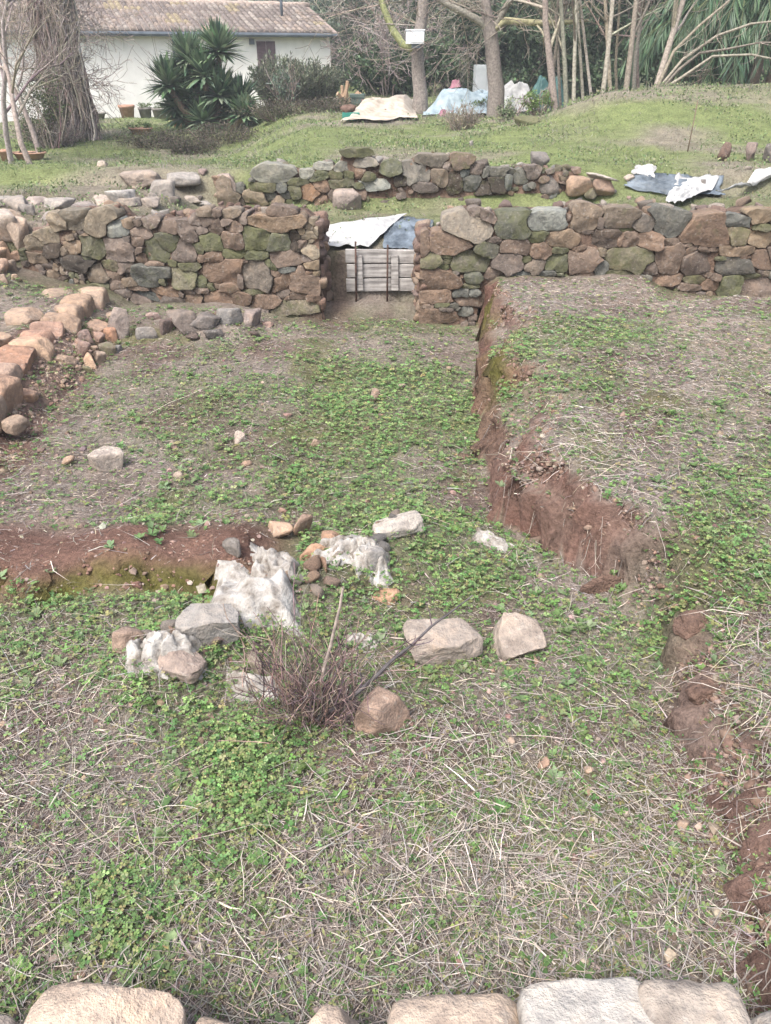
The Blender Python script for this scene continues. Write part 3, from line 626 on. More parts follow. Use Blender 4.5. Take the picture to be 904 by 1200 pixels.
# ------------------------------------------------------------------ loose stones, one by one
for k, (nm, lab_, u, v, w, pr, code, rz, tl, sk) in enumerate([
 ('stone','grey boulder with flat top beside the dry twig bush',518,764,92,(.62,.52),'lt',.1,(.1,.06),.28),
 ('stone','long pale block leaning right of the grey boulder',603,752,60,(1.15,.6),'tl',.25,(.22,.05),.3),
 ('stone','reddish angular stone at the foot of the dry twig bush',444,850,70,(.85,.85),'tr',.6,(0,.1),.22),
 ('stone','flat pale stone at the back of the torn sheet heap',466,622,62,(.6,.38),'k',.3,(.1,-.1),.25),
 ('stone','grey brown stone in front of the white torn sheet',246,745,74,(.7,.6),'lg',.15,(.1,.1),.15),
 ('stone','small tan stone at the left end of the heap',151,757,36,(.8,.9),'tr',.5,(0,.2),.2),
 ('stone','lone tan stone on the floor above the red baulk',125,548,42,(.8,.75),'lt',.4,(0,.1),.25),
 ('stone','small brown stone standing alone mid floor',439,470,20,(.8,1.0),'tp',.4,(0,.1),.2),
 ('stone','small flat stone in the middle of the weedy floor',370,523,24,(.7,.5),'t',.2,(0,0),.25),
 ('stone','small stone left of the middle on the weedy floor',281,515,22,(.7,.6),'lt',.9,(0,0),.25),
 ('stone','orange flat stone at the top of the sheet heap',327,626,36,(.8,.5),'t',.1,(.1,0),.2),
 ('stone','upright brown stone behind the torn sheet heap',357,625,32,(.7,1.0),'ot',.4,(.2,.1),.15),
 ('stone','grey stone half under the left of the white sheet',278,648,34,(.8,.6),'g',.2,(0,0),.2),
 ('stone','flat red soil stained stone before the heap, left',215,782,54,(.8,.45),'ol',-.2,(.1,.3),.2),
 ('stone','mossy grey stone under the dry twig bush',305,795,50,(.7,.7),'gm',-.3,(0,.2),.3),
 ('stone','tiny brown stone in the straw near the bottom',312,1100,16,(.8,.9),'tr',.2,(0,0),.2),
 ('stone','pinkish clod stone by the foot of the right bank',798,972,20,(.8,.8),'t',.2,(0,0),.2),
 ('stone','small stone in the grass below the collapsed bank',640,896,26,(.8,.4),'tr',.2,(0,0),.2),
 ('stone','rounded orange stone near the upright brown stone',388,640,40,(.7,.6),'ot',.6,(0,.2),.2),
 ('stone','grey stone with white crust in the heap',440,662,34,(.8,.8),'lg',.6,(0,.2),.2),
 ('stone','broad notched boulder before the back wall',409,243,38,(.8,.62),'lp',.1,(0,0),.15),
 ('stone','pale flat boulder left of the back wall',143,238,34,(.8,.5),'l',.1,(0,0),.15),
 ('stone','orange lichen boulder on the grass behind the left wall',167,220,46,(.8,.5),'tl',.1,(0,0),.15),
 ('stone','grey slab in the grass behind the left wall',215,216,40,(.8,.35),'l',.3,(0,0),.15),
 ('stone','grey stone right of the lichen boulder',196,232,38,(.8,.6),'gl',.3,(0,0),.15),
 ('stone','pale block at the left end of the back wall path',268,232,24,(.8,1.2),'lp',.1,(0,0),.1),
 ('stone','grey boulder in the grass right of the back wall',630,196,26,(.8,.8),'g',.1,(0,0),.2),
 ('stone','grey boulder half sunk on the right slope',642,222,30,(.8,.7),'g',.6,(0,0),.25),
 ('stone','dark square block in the weeds at the right edge',848,188,22,(.7,1.0),'pd',.2,(0,0),.1),
 ('stone','second dark block in the weeds at the right edge',878,188,26,(.7,.85),'pg',.3,(0,0),.15),
 ('stone','long grey stone at the far right edge of the field',905,190,34,(.7,.7),'g',.3,(0,0),.15)]):
    loose_rock(nm, lab_, u, v, w, (1, *pr), code, 520+k, rz, tl, 4 if w > 40 else 3, sk, blocky=k in (0, 1, 3, 4, 13, 20, 22, 23, 25))
# soil clods fallen from the banks
for k, (lab_, u, v, w, h) in enumerate([('crumbly red earth clod in the grass below the terrace', 708, 690, 58, .55), ('brown earth clod on the edge of the right bank', 815, 736, 56, .6),
     ('rough earth lump below the brown clod on the right bank', 822, 815, 44, .8), ('small red clod at the terrace foot', 543, 536, 22, .35)]):
    p = PG(u, v); dep = p[1]*CP + (EYE-p[2])*SP; s = w/FPX*dep
    o = rock_mesh((s, s*.8, s*h), 560+k, 4, 16, .22, 8).build('earth_clod', M_MUD); o.location = (p[0], p[1], p[2]+s*h*.12); tag(o, lab_, 'earth clod')
for k, (u, v, w) in enumerate([(80,543,20),(290,545,14),(640,640,14),(668,655,18),(690,930,12),(60,1010,14),(560,905,12),(600,872,14),(330,600,14),(700,870,12),(735,955,12),(505,905,10),(210,560,14),(470,455,12),(525,435,12),(690,620,12),(500,880,14),(690,905,14)]):
    loose_rock('pebble', 'small loose stone lying among the weeds of the room floor', u, v, w, (1,.8,.6), random.choice(['t','tr','r','lt']), 600+k, random.uniform(0,3), sub=2, group='small loose stones on the room floor')

for k in range(16):
    u = random.uniform(120, 880); loose_rock('pebble', 'small stone lying in the rough grass behind the walls', u, random.uniform(168, 236), random.uniform(8, 16), (1,.8,.55), random.choice(['l','lg','g','p','tl']), 640+k, random.uniform(0,3), sub=2, group='small stones in the grass behind the walls')
# ------------------------------------------------------------------ sheets, tarpaulins, the board in the doorway
def cloth_mat(name, c1, c2, rough=.6, scale=5):
    m, nt, b = nodes(name); f = nz(nt, scale, 8, .65)
    nt.links.new(ramp(nt, f, [(.34, c1), (.62, c2)]), b.inputs['Base Color']); b.inputs['Roughness'].default_value = rough
    bump(nt, b, nz(nt, scale*4, 5, .6), .012); return m
M_WHITE = cloth_mat('weathered_white_sheet', (.25,.25,.245), (.43,.43,.42), .75)
M_DIRTY = cloth_mat('dirty_white_fabric', (.12,.10,.08), (.40,.385,.36), .9, 11)
M_BLUE = cloth_mat('blue_grey_sheet', (.19,.25,.28), (.34,.41,.44), .6)
M_NAVY = cloth_mat('dark_plastic', (.035,.045,.055), (.15,.18,.21), .45)
M_BEIGE = cloth_mat('beige_sheet', (.28,.24,.19), (.44,.39,.33), .8)
M_GREEN = cloth_mat('dark_green_sheet', (.02,.06,.06), (.06,.13,.12), .45)
M_PINK = cloth_mat('magenta_cloth', (.20,.08,.11), (.32,.17,.20), .8)
def sheet(name, label, corners, mat, lift=.02, hump=0.0, fold=.02, seed=1, nu=44, nv=30, cat='tarp', ragged=.06, zof=None, thick=.004, freq=5, group=None, oct=3):
    c = np.asarray(corners, float); u, v = np.meshgrid(np.linspace(0,1,nu), np.linspace(0,1,nv)); uf, vf = u.ravel(), v.ravel()
    du = ragged*fbm(uf*4, vf*4, 0, 3, seed); dv = ragged*fbm(uf*4+9, vf*4, 0, 3, seed+1)
    a, b = uf+du, vf+dv
    xy = (c[0]*((1-a)*(1-b))[:,None] + c[1]*(a*(1-b))[:,None] + c[2]*(a*b)[:,None] + c[3]*((1-a)*b)[:,None])[:, :2]
    size = np.linalg.norm(c[1][:2]-c[0][:2])
    prof = sm(0, .22, np.minimum(uf, 1-uf))*sm(0, .4, np.minimum(vf, 1-vf))
    g = H(xy[:,0], xy[:,1], False) if zof is None else np.full(len(uf), zof)
    rid = 1-np.sqrt(fbm(uf*freq*1.2, vf*freq, 0, oct, seed+2)**2+.006)*2
    z = g + lift + hump*prof*(.75+.5*fbm(uf*3, vf*3, 0, 3, seed+3)) + fold*rid*(.35+.65*prof)
    V = np.stack([xy[:,0], xy[:,1], z], 1); n = nu*nv
    V2 = V - np.array([0,0,thick]); k = []
    i, j = np.meshgrid(np.arange(nv-1), np.arange(nu-1), indexing='ij'); q0 = (i*nu+j).ravel(); Q = np.stack([q0, q0+1, q0+nu+1, q0+nu], 1)
    rim = [*range(nu), *[r*nu+nu-1 for r in range(1, nv)], *[(nv-1)*nu+j for j in range(nu-2, -1, -1)], *[r*nu for r in range(nv-2, 0, -1)]]
    E = [[rim[a], n+rim[a], n+rim[(a+1) % len(rim)], rim[(a+1) % len(rim)]] for a in range(len(rim))]
    mb = MB(); mb.add(np.concatenate([V, V2]), np.concatenate([Q, Q[:,::-1]+n, E]))
    ctr = V.mean(0); ctr[2] = z.min(); o = mb.build(name, mat, None, True, ctr); tag(o, label, cat, group); return o
def zq(pts, z): return [P(u, v, z) for u, v in pts]
def gq(pts): return [PG(u, v) for u, v in pts]

sheet('plastic_sheet', 'dark blue plastic sheet lying behind the doorway board', [(-.02,7.74,0), (.42,7.74,0), (.52,8.75,0), (-.05,8.8,0)], M_NAVY, .02, .015, .04, 3)
sheet('plastic_sheet', 'white plastic sheet folded over behind the doorway board', [(-.60,7.68,0), (-.16,7.72,0), (.20,8.75,0), (-.62,8.35,0)], M_WHITE, .05, .03, .05, 4, freq=2.5, oct=2)
sheet('plastic_sheet', 'dark plastic sheet spread among the stones on the right', gq([(733,224),(846,232),(850,212),(738,208)]), M_NAVY, .03, .02, .05, 5, oct=2)
sheet('plastic_sheet', 'white plastic sheet hanging over stones on the right', gq([(778,246),(800,244),(842,218),(792,212)]), M_WHITE, .07, .02, .05, 6, oct=2)
sheet('plastic_sheet', 'white pointed plastic sheet reaching the right edge', gq([(838,236),(866,230),(940,204),(884,210)]), M_WHITE, .10, .04, .04, 7, oct=2)
sheet('plastic_sheet', 'crumpled grey white sheet by the capped pier', gq([(738,212),(766,214),(768,202),(744,202)]), M_WHITE, .06, .02, .04, 8, ragged=.1)

bd = thing('plank_barrier', (*PY(447, 340, 7.55)[:2], .1), 'weathered grey plank board closing the doorway between the walls', 'board')
M_WOOD = None
def make_wood(name, c1, c2):
    m, nt, b = nodes(name)
    tc = nt.nodes.new('ShaderNodeTexCoord'); mp = nt.nodes.new('ShaderNodeMapping'); mp.inputs['Scale'].default_value = (3, 30, 45)
    n = nt.nodes.new('ShaderNodeTexNoise'); n.inputs['Scale'].default_value = 1; n.inputs['Detail'].default_value = 8
    nt.links.new(tc.outputs['Object'], mp.inputs[0]); nt.links.new(mp.outputs[0], n.inputs['Vector'])
    f2 = nz(nt, 9, 4, .6); f = mth(nt, 'ADD', mth(nt, 'MULTIPLY', n.outputs['Fac'], .6), mth(nt, 'MULTIPLY', f2, .4))
    nt.links.new(ramp(nt, f, [(.36, c1), (.6, c2)]), b.inputs['Base Color']); b.inputs['Roughness'].default_value = .9
    bump(nt, b, n.outputs['Fac'], .004); return m
M_WOOD = make_wood('weathered_wood', (.13,.12,.115), (.40,.38,.36))
pa, pb = PY(405, 300, 7.55), PY(491, 300, 7.55); zt, zb = PY(447, 292, 7.55)[2], PY(447, 341, 7.55)[2]-.01
def bx(name, lo, hi, mat, parent, ry=0.0, bev=.004):
    lo, hi = np.asarray(lo, float), np.asarray(hi, float); c = (lo+hi)/2
    mb = MB(); box(mb, lo-c, hi-c); o = mb.build(name, mat, None, False); o.parent = parent; o.location = c - np.array(parent.location if parent else (0,0,0)); o.rotation_euler[1] = ry
    md = o.modifiers.new('edge', 'BEVEL'); md.width = bev; md.segments = 1; return o
hh = (zt-zb)/3
for k in range(3): bx('plank', (pa[0]+.01*(k % 2), 7.55, zb+hh*k+.006), (pb[0]-.012*k, 7.582, zb+hh*(k+1)-.006), M_WOOD, bd, random.uniform(-.012,.012))
for u in (421, 463): q = PY(u, 320, 7.5); bx('batten', (q[0]-.035, 7.518, zb+.02), (q[0]+.035, 7.548, zt-.05), M_WOOD, bd, random.uniform(-.03,.03))
M_RUST = make_plain('rusty_iron', (.035,.025,.022), (.11,.06,.045), 30, .8)
for u, t in ((417, .08), (454, .05)):
    q = PY(u, 320, 7.48); mb = MB(); tubes(mb, [[[q[0], 7.50, zb-.15], [q[0]+.004, 7.502, zt+t]]], [[.011, .010]], 6, cap=True); o = mb.build('iron_rod', M_RUST); o.parent = bd; o.location = [-a for a in bd.location]

sr = thing('stone_row', (-2.9, 8.0, .8), 'strip of flat grey stones on the ground behind the left wall', 'stones')
for k, (u, v, w) in enumerate([(10,262,40),(40,258,44),(20,250,50),(70,250,40),(100,252,36),(60,262,30),(120,244,36),(150,246,30),(90,262,34),(130,256,28),(175,246,30),(200,244,26),(8,246,34),(45,245,30),(225,243,24),(240,247,20)]):
    stone_part(sr, u, v-6, w, (.8,.34), random.choice(['l','lg','g','lp','tl']), 740+k, rz=random.uniform(-.5,.5), sub=3, sink=.25)
# capped pier of stones right of the back wall
pr_ = PG(692, 230); pier = thing('stone_pier', pr_, 'stump of a stone pier capped by a pale flat slab', 'stone pier')
dep = pr_[1]*CP + 1.2*SP; pw = 56/FPX*dep
for k, (dx, dy, dz, w, d, h, code) in enumerate([(-.28,0,.16,.55,.5,.40,'t'),(.22,-.03,.15,.5,.5,.36,'tr'),(0,.25,.15,.6,.4,.36,'m'),(-.02,-.12,.06,.3,.3,.22,'m')]):
    o = rock_mesh((w*pw*1.05, d*pw, h*1.0*pw), 700+k, 3).build('stone', M_ROCK); o.parent = pier; o.location = (dx*pw, dy*pw, dz*pw*1.2); paint(o, code)
o = rock_mesh((pw*1.0, pw*.6, .055), 710, 3, 14, .03, 20).build('cap_slab', M_ROCK); o.parent = pier; o.location = (.0, 0, .36*pw+.02); o.rotation_euler = (0,.08,.1); paint(o, 'k', moss=.1)

# torn white fabric over the heap in the middle of the room
def drape(name, label, pts, z, mat, hump, fold, seed, **kw):
    return sheet(name, label, zq(pts, z), mat, -.02, hump, fold, seed, 46, 34, 'torn sheet', .12, None, .004, 4, **kw)
def wrapped(name, label, u, v, w, dims, seed, mat, rz=0.0, zs=.25):
    p = PG(u, v); dep = p[1]*CP + (EYE-p[2])*SP; s = w/FPX*dep
    mb = rock_mesh((s*dims[0], s*dims[1], s*dims[2]), seed, 4 if w > 50 else 3, 18, .10, 7)
    V = mb.v[0]; a = np.arctan2(V[:,1], V[:,0]); zr = V[:,2]/(s*dims[2]*.5)
    k = 1 + (.11*np.abs(fbm(a*2.2+20, zr*.8, 0, 3, seed))*2 - .05)*(1-.4*np.clip(zr, 0, 1))
    skirt = np.clip(-zr, 0, 1)*.35
    V[:,0] *= k+skirt; V[:,1] *= k+skirt; V[:,2] += .012*fbm(V[:,0]*22, V[:,1]*22, 0, 3, seed+1)
    o = mb.build(name, mat); o.location = (p[0], p[1], p[2]+s*dims[2]*zs); o.rotation_euler[2] = rz; tag(o, label, 'torn sheet'); return o
rh = thing('rubble_heap', P(320, 720, .05), 'low diagonal heap of mixed rubble stones under the torn sheets', 'stone heap')
ra_, rb_ = P(170, 790, .05), P(490, 620, .05)
for k in range(58):
    q = ra_ + (rb_-ra_)*rng.uniform(0, 1) + np.array([rng.normal()*.11, rng.normal()*.09, 0]); w = rng.uniform(.04, .13); hh_ = w*rng.uniform(.5, .8)
    o = bpy.data.objects.new('stone', ROCKP[k % 9]); col.objects.link(o); o.parent = rh; o.scale = (w/2, w*rng.uniform(.6,.9)/2, hh_/2)
    o.location = np.array([q[0], q[1], Hs(q[0], q[1]) + hh_*.28]) - np.array(rh.location); o.rotation_euler = (rng.normal()*.3, rng.normal()*.3, rng.uniform(0, 6.28)); paint(o, random.choice(['t','lt','g','ot','lg','tr','l']))
sheet('torn_sheet', 'large crumpled dirty white sheet draped over the middle of the heap', zq([(226,742),(362,748),(352,672),(246,655)], .1), M_DIRTY, -.03, .13, .07, 801, 100, 74, 'torn sheet', .03, None, .004, 2.6, None, 2)
drape('torn_sheet', 'smaller white crumpled sheet behind the large draped sheet', [(286,690),(356,690),(352,640),(292,638)], .1, M_DIRTY, .09, .06, 802)
drape('torn_sheet', 'ragged grey white sheet at the back of the heap', [(350,668),(436,668),(446,618),(366,614)], .1, M_DIRTY, .06, .06, 803)
drape('torn_sheet', 'grey crumpled sheet end at the left front of the heap', [(142,808),(206,810),(214,762),(148,758)], .06, M_DIRTY, .07, .05, 804)
drape('torn_sheet', 'scrap of white sheet right of the large draped sheet', [(396,760),(450,754),(444,728),(402,730)], .04, M_DIRTY, .03, .035, 805)
drape('torn_sheet', 'dirty white strip of sheet lying under the twig bush', [(262,812),(345,818),(335,778),(255,775)], .06, M_DIRTY, .05, .035, 811)
drape('torn_sheet', 'white edge of sheet trailing left of the heap', [(150,806),(242,800),(252,756),(172,764)], .05, M_DIRTY, .07, .06, 812)
drape('torn_sheet', 'small white sheet scraps in the mud right of the red stone', [(505,880),(575,868),(570,850),(508,862)], .0, M_DIRTY, .015, .02, 813)
drape('torn_sheet', 'grey rag at the right of the heap', [(405,672),(462,682),(456,640),(412,636)], .08, M_DIRTY, .08, .05, 814)
drape('torn_sheet', 'twisted pale rag near the foot of the terrace', [(545,636),(600,650),(604,632),(548,616)], .02, M_DIRTY, .07, .03, 815)
M_ORANGE = cloth_mat('clay_stained_fabric', (.20,.12,.075), (.42,.27,.18), .9, 10)
wrapped('clay_lump', 'curved orange clay stained fragment in the heap', 368, 655, 56, (1.0,.5,.5), 820, M_ORANGE, .6, .2)['category'] = 'clay fragment'
wrapped('clay_lump', 'brown clay fragment at the right side of the heap', 455, 700, 44, (1.0,.6,.35), 821, M_ORANGE, .4, .15)['category'] = 'clay fragment'

# ------------------------------------------------------------------ plants: twigs and trees
def grow(out, p, d, L, r, lev, maxlev, kids, up=.1, wander=.25, K=6, ratio=.6, spread=.8, rtip=.35):
    pts = [np.array(p, float)]; d = unit(np.array(d, float))
    for k in range(K-1):
        d = unit(d + rng.normal(size=3)*wander*.6 + np.array([0,0,up])); pts.append(pts[-1] + d*L/(K-1))
    pts = np.array(pts); rad = r*np.linspace(1, rtip, K); out.append((lev, pts, rad))
    if lev >= maxlev: return
    n = kids[min(lev, len(kids)-1)]
    for k in range(n):
        t = rng.uniform(.25, 1.0) if k else 1.0
        i = min(int(t*(K-1)), K-2); f = t*(K-1)-i; q = pts[i]*(1-f) + pts[i+1]*f
        td = unit(pts[i+1]-pts[i]); nd = unit(td + spread*unit(rng.normal(size=3)))
        grow(out, q, nd, L*ratio*rng.uniform(.7, 1.2), max(r*(rtip+(1-rtip)*(1-t))*.62, .0022), lev+1, maxlev, kids, up, wander, K, ratio, spread, rtip)
def branch_parts(root, out, cols, names=('trunk','limbs','twigs'), minr=0.0):
    loc = np.array(root.location)
    out = [o if o[0] < 2 or len(o[1]) < 6 else (o[0], o[1][[0,3,5]], o[2][[0,3,5]]) for o in out]
    for nm, pick in ((names[0], lambda l: l == 0), (names[1], lambda l: l == 1), (names[2], lambda l: l >= 2)):
        sel = [o for o in out if pick(o[0])]
        if not sel: continue
        mb = MB(); sides = 8 if nm == names[0] else (5 if nm == names[1] else 3)
        pa_ = np.array([s[1] for s in sel]); ra = np.maximum(np.array([s[2] for s in sel]), minr)
        tubes(mb, pa_, ra, sides, jit(cols, len(sel), .15, .04)); o = mb.build(nm, M_BARK); o.parent = root; o.location = -loc
        if len(sel) > 3: o['kind'] = 'stuff'
def bare_tree(name, label, base, d, L, r, cols, kids=(5,5,4), maxlev=3, cat='tree', group=None, extra=None, minr=.004, **kw):
    root = thing(name, base, label, cat, group); out = []
    grow(out, np.array(base)-np.array([0,0,.1]), d, L, r, 0, maxlev, kids, **kw)
    if extra: extra(out)
    branch_parts(root, out, cols, minr=minr); return root
GREYB = np.array([(.22,.185,.16), (.28,.24,.21), (.18,.15,.13)]); PALEB = np.array([(.28,.25,.205), (.23,.20,.165)]); PINKB = np.array([(.27,.225,.21), (.21,.17,.16), (.33,.29,.27)])
OLIVEB = np.array([(.27,.26,.15), (.24,.21,.16)])

def foliage(mb, c, rad, n, L, cols, clumps=30, tight=.28, droop=0.0, W=.45, shell=.55, jitter=.25):
    """leaves in clumps through an ellipsoid's volume"""
    c, rad = np.asarray(c, float), np.asarray(rad, float)
    cd = unit(rng.normal(size=(clumps,3)))*rng.uniform(shell, 1, (clumps,1)); cs = rng.uniform(.6, 1.3, clumps); cc = rng.uniform(1-jitter, 1+jitter, clumps)
    k = rng.integers(0, clumps, n)
    p = cd[k] + unit(rng.normal(size=(n,3)))*(rng.uniform(0, 1, (n,1))**.5)*tight*cs[k][:,None]
    P_ = c + p*rad; P_[:,2] = np.maximum(P_[:,2], c[2]-rad[2]*.97)
    d = unit(rng.normal(size=(n,3)) + p*.7 + np.array([0,0,-droop])); nn = unit(rng.normal(size=(n,3)) + np.array([0,0,.8]))
    leaves(mb, P_, d, nn, L*rng.uniform(.6, 1.3, n), L*W*rng.uniform(.7, 1.2, n), jit(cols, n, .2, .06)*cc[k][:,None])
def bush(name, label, base, rad, n, L, cols, cat='bush', group=None, clumps=30, stems=14, stemc=GREYB, tight=.3, W=.45, droop=0.0, twig=0):
    root = thing(name, base, label, cat, group); base = np.array(base, float); mb = MB()
    foliage(mb, base+np.array([0,0,rad[2]*.9]), rad, n, L, cols, clumps, tight, droop, W, .25)
    o = mb.build('foliage', M_LEAF); o.parent = root; o.location = -base; o['kind'] = 'stuff'
    out = []
    for k in range(stems):
        a = rng.uniform(0, 6.28); d = np.array([math.cos(a)*rad[0]/rad[2]*.5, math.sin(a)*.4, 1])
        grow(out, base + np.array([math.cos(a)*rad[0]*.3, math.sin(a)*rad[1]*.3, -.05]), d, rad[2]*rng.uniform(1.0, 1.7), .012+.01*rad[2], 1, 2 if not twig else 3, (0,4,4), K=5)
    mb = MB(); out = [(o[0], o[1][[0,2,4]], o[2][[0,2,4]]) for o in out]; tubes(mb, np.array([s[1] for s in out]), np.maximum(np.array([s[2] for s in out]), .005), 3, jit(stemc, len(out)))
    o = mb.build('stems', M_BARK); o.parent = root; o.location = -base; o['kind'] = 'stuff'; return root

# dry twig bush in the middle of the room
tbp = PG(365, 842); tw = thing('dry_bush', tbp, 'dead purple brown twig bush with one long slanting stem', 'dry bush'); out = []
TWIG = np.array([(.14,.10,.095), (.19,.135,.12), (.10,.07,.075), (.25,.19,.16)])
for k in range(120):
    a = rng.uniform(0, 6.28); r0 = abs(rng.normal())*.06
    grow(out, tbp + np.array([math.cos(a)*r0*1.5, math.sin(a)*r0, -.01]), (math.cos(a)*.55, math.sin(a)*.55, rng.uniform(.8, 2.6)), rng.uniform(.12, .36), rng.uniform(.0016, .003), 1, 2, (0,3), up=.05, wander=.3, K=5)
mb = MB(); tubes(mb, np.array([s[1] for s in out]), np.maximum(np.array([s[2] for s in out]), .0013), 4, jit(TWIG, len(out), .25)); o = mb.build('twigs', M_BARK); o.parent = tw; o.location = -tbp; o['kind'] = 'stuff'
p0 = tbp + np.array([.03,-.02,.0]); p1 = PY(552, 704, tbp[1]+.05); pth = p0 + (p1-p0)*np.linspace(0, 1, 9)[:,None] + np.cumsum(rng.normal(size=(9,3))*.006, 0); out = [(0, pth, np.linspace(.011, .0025, 9))]
for k in range(16):
    i = rng.integers(1, 8); grow(out, pth[i], unit(p1-p0)*.7+rng.normal(size=3)*.7, rng.uniform(.04,.12), .0025, 1, 1, (0,), K=9)
mb = MB(); tubes(mb, np.array([s[1] for s in out]), np.array([s[2] for s in out]), 5, jit(np.array([(.10,.075,.085)]), len(out))); o = mb.build('long_stem', M_BARK); o.parent = tw; o.location = -tbp
q0, q1 = PY(378, 800, tbp[1]), PY(402, 690, tbp[1]-.03); mb = MB(); tubes(mb, [q0+(q1-q0)*np.linspace(0,1,6)[:,None]+rng.normal(size=(6,3))*.004], [np.linspace(.008,.005,6)], 6, [(.30,.25,.22)]); o = mb.build('grey_stick', M_BARK); o.parent = tw; o.location = -tbp

# ------------------------------------------------------------------ the house
hl = np.array([-8.45, 28.0]); th_ = math.radians(25); hd = np.array([math.cos(th_), math.sin(th_)]); hn = np.array([math.sin(th_), -math.cos(th_)])
h0 = hl - hd*6.2; hz = .25; Lh = 13.4; Wh = 5.2; EAVE = 2.82; RIDGE = 3.62
house = thing('house', (*h0, hz), 'low whitewashed farmhouse with grey brown tiled roof', 'house')
Rh = np.array([[hd[0], -hn[0], 0], [hd[1], -hn[1], 0], [0, 0, 1]])      # local x along the front, y inward
def hpart(mb, name, mat, parent=house, smooth=False, local=True):
    o = mb.build(name, mat, None, smooth); o.parent = parent
    if parent is house: o.rotation_euler[2] = th_
    return o
M_PLASTER = make_plain('whitewash', (.62,.61,.585), (.76,.75,.72), 1.6, .95, .006, 8)
ev = EAVE-hz; rg = RIDGE-hz
mb = MB(); mb.add([[0,0,-.5],[Lh,0,-.5],[Lh,Wh,-.5],[0,Wh,-.5],[0,0,ev],[Lh,0,ev],[Lh,Wh,ev],[0,Wh,ev],[0,Wh/2,rg-.06],[Lh,Wh/2,rg-.06]],
   [[0,1,5,4],[2,3,7,6],[1,2,6,5],[3,0,4,7],[4,5,9,8],[6,7,8,9]], [[5,6,9],[7,4,8]])
hpart(mb, 'wall', M_PLASTER)
# roof: deck slab and rows of barrel tiles
mb = MB(); ov = .22; sl = (rg-ev)/(Wh/2); M_DECK = make_plain('roof_deck', (.20,.16,.14), (.28,.23,.20), 8, .9, 0)
for sgn, y0 in ((1, -ov), (-1, Wh+ov)):
    ya, yb = y0, Wh/2; za, zb_ = ev - ov*sl + .05, rg + .05
    mb.add([[-.15,ya,za],[Lh+.2,ya,za],[Lh+.2,yb,zb_],[-.15,yb,zb_],[-.15,ya,za-.08],[Lh+.2,ya,za-.08],[Lh+.2,yb,zb_-.08],[-.15,yb,zb_-.08]], [[0,1,2,3],[7,6,5,4],[0,4,5,1],[1,5,6,2],[2,6,7,3],[3,7,4,0]])
roof = hpart(mb, 'roof', M_DECK)
mb = MB(); nrow, pit = 9, .205; slen = math.hypot(Wh/2+ov, rg-ev+ov*sl)
TC = np.array([(.185,.16,.145), (.155,.132,.12), (.21,.185,.165), (.135,.115,.105), (.195,.16,.135)])
ncol = int((Lh+.3)/pit); thv = np.linspace(0, np.pi, 5)
for r_ in range(nrow):
    for c_ in range(ncol):
        f0, f1 = r_/nrow, (r_+1.12)/nrow; f1 = min(f1, 1.0)
        ya, yb = -ov-.02 + f0*(Wh/2+ov), -ov + f1*(Wh/2+ov); za, zb_ = ev-ov*sl+.055+f0*(rg-ev+ov*sl)+.03, ev-ov*sl+.055+f1*(rg-ev+ov*sl)+.005
        x = -.1+(c_+.5)*pit + random.uniform(-.008,.008); w0, w1 = pit*.40, pit*.33
        A_ = np.stack([x+np.cos(thv)*w0, np.full(5, ya), za+np.sin(thv)*w0*.75], 1); B_ = np.stack([x+np.cos(thv)*w1, np.full(5, yb), zb_+np.sin(thv)*w1*.75], 1)
        i = np.arange(4); cc = TC[random.randrange(5)]*random.uniform(.8,1.15)
        if vn(c_*.25, r_*.5, 0, 5) > .72: cc = np.array((.22,.185,.125))*random.uniform(.8,1.1)
        mb.add(np.concatenate([A_, B_, A_[[0,4]]-[0,0,.03]]), np.stack([i, i+1, i+6, i+5], 1), [[0,10,1],[1,10,2],[2,10,11],[2,11,3],[3,11,4]], cc)
M_TILE = make_attr('roof_tile', .9, 0, .35, 14)
o = mb.build('tile', M_TILE, None, True); o.parent = roof; o['kind'] = 'stuff'; o['label'] = 'weathered barrel tiles with a patch of yellow lichen'
mb = MB(); tubes(mb, [np.stack([np.linspace(-.2, Lh+.25, 40), np.full(40, Wh/2), np.full(40, rg+.07)+.012*np.sin(np.arange(40)*2.2)], 1)], [np.full(40, .10)], 8, [(.33,.27,.23)], True)
o = mb.build('ridge_cap', M_TILE, None, True); o.parent = roof
M_GUT = make_plain('dark_gutter', (.06,.075,.09), (.10,.12,.14), 5, .5, 0)
mb = MB(); tubes(mb, [[[-.1,-ov-.05,ev-ov*sl-.04],[Lh+.15,-ov-.05,ev-ov*sl-.04]]], [[.065,.065]], 8, cap=True); gut = hpart(mb, 'gutter', M_GUT)
def hx(u):      # where along the front a sight column lands
    d = ray(u, 80); a = np.array([[hd[0], -d[0]], [hd[1], -d[1]]]); s = np.linalg.solve(a, -h0); return s[0]
x1 = hx(206); mb = MB(); tubes(mb, [[[x1,-ov-.05,ev-.15],[x1,-.06,ev-.45],[x1,-.06,ev-.9],[x1,-.06,-.2]]], [[.045]*4], 6); o = mb.build('downpipe', M_GUT, None, True); o.parent = gut
xa, xb_ = hx(302.5), hx(324); zt_, zb2 = EAVE-hz-.28, EAVE-hz-1.42
M_SHUT = make_wood('dark_shutter', (.07,.045,.055), (.125,.085,.095))
mb = MB(); box(mb, (xa-.06,-.012,zb2-.06), (xb_+.06,.05,zt_+.06)); win = hpart(mb, 'window', M_PLASTER)
xm = (xa+xb_)/2
for a, b in ((xa, xm-.006), (xm+.006, xb_)):
    nb = 3
    for k in range(nb):
        w = (b-a)/nb; mb = MB(); box(mb, (a+w*k+.003,-.045,zb2), (a+w*(k+1)-.003,-.018,zt_)); o = mb.build('shutter_board', M_SHUT, None, False); o.parent = win
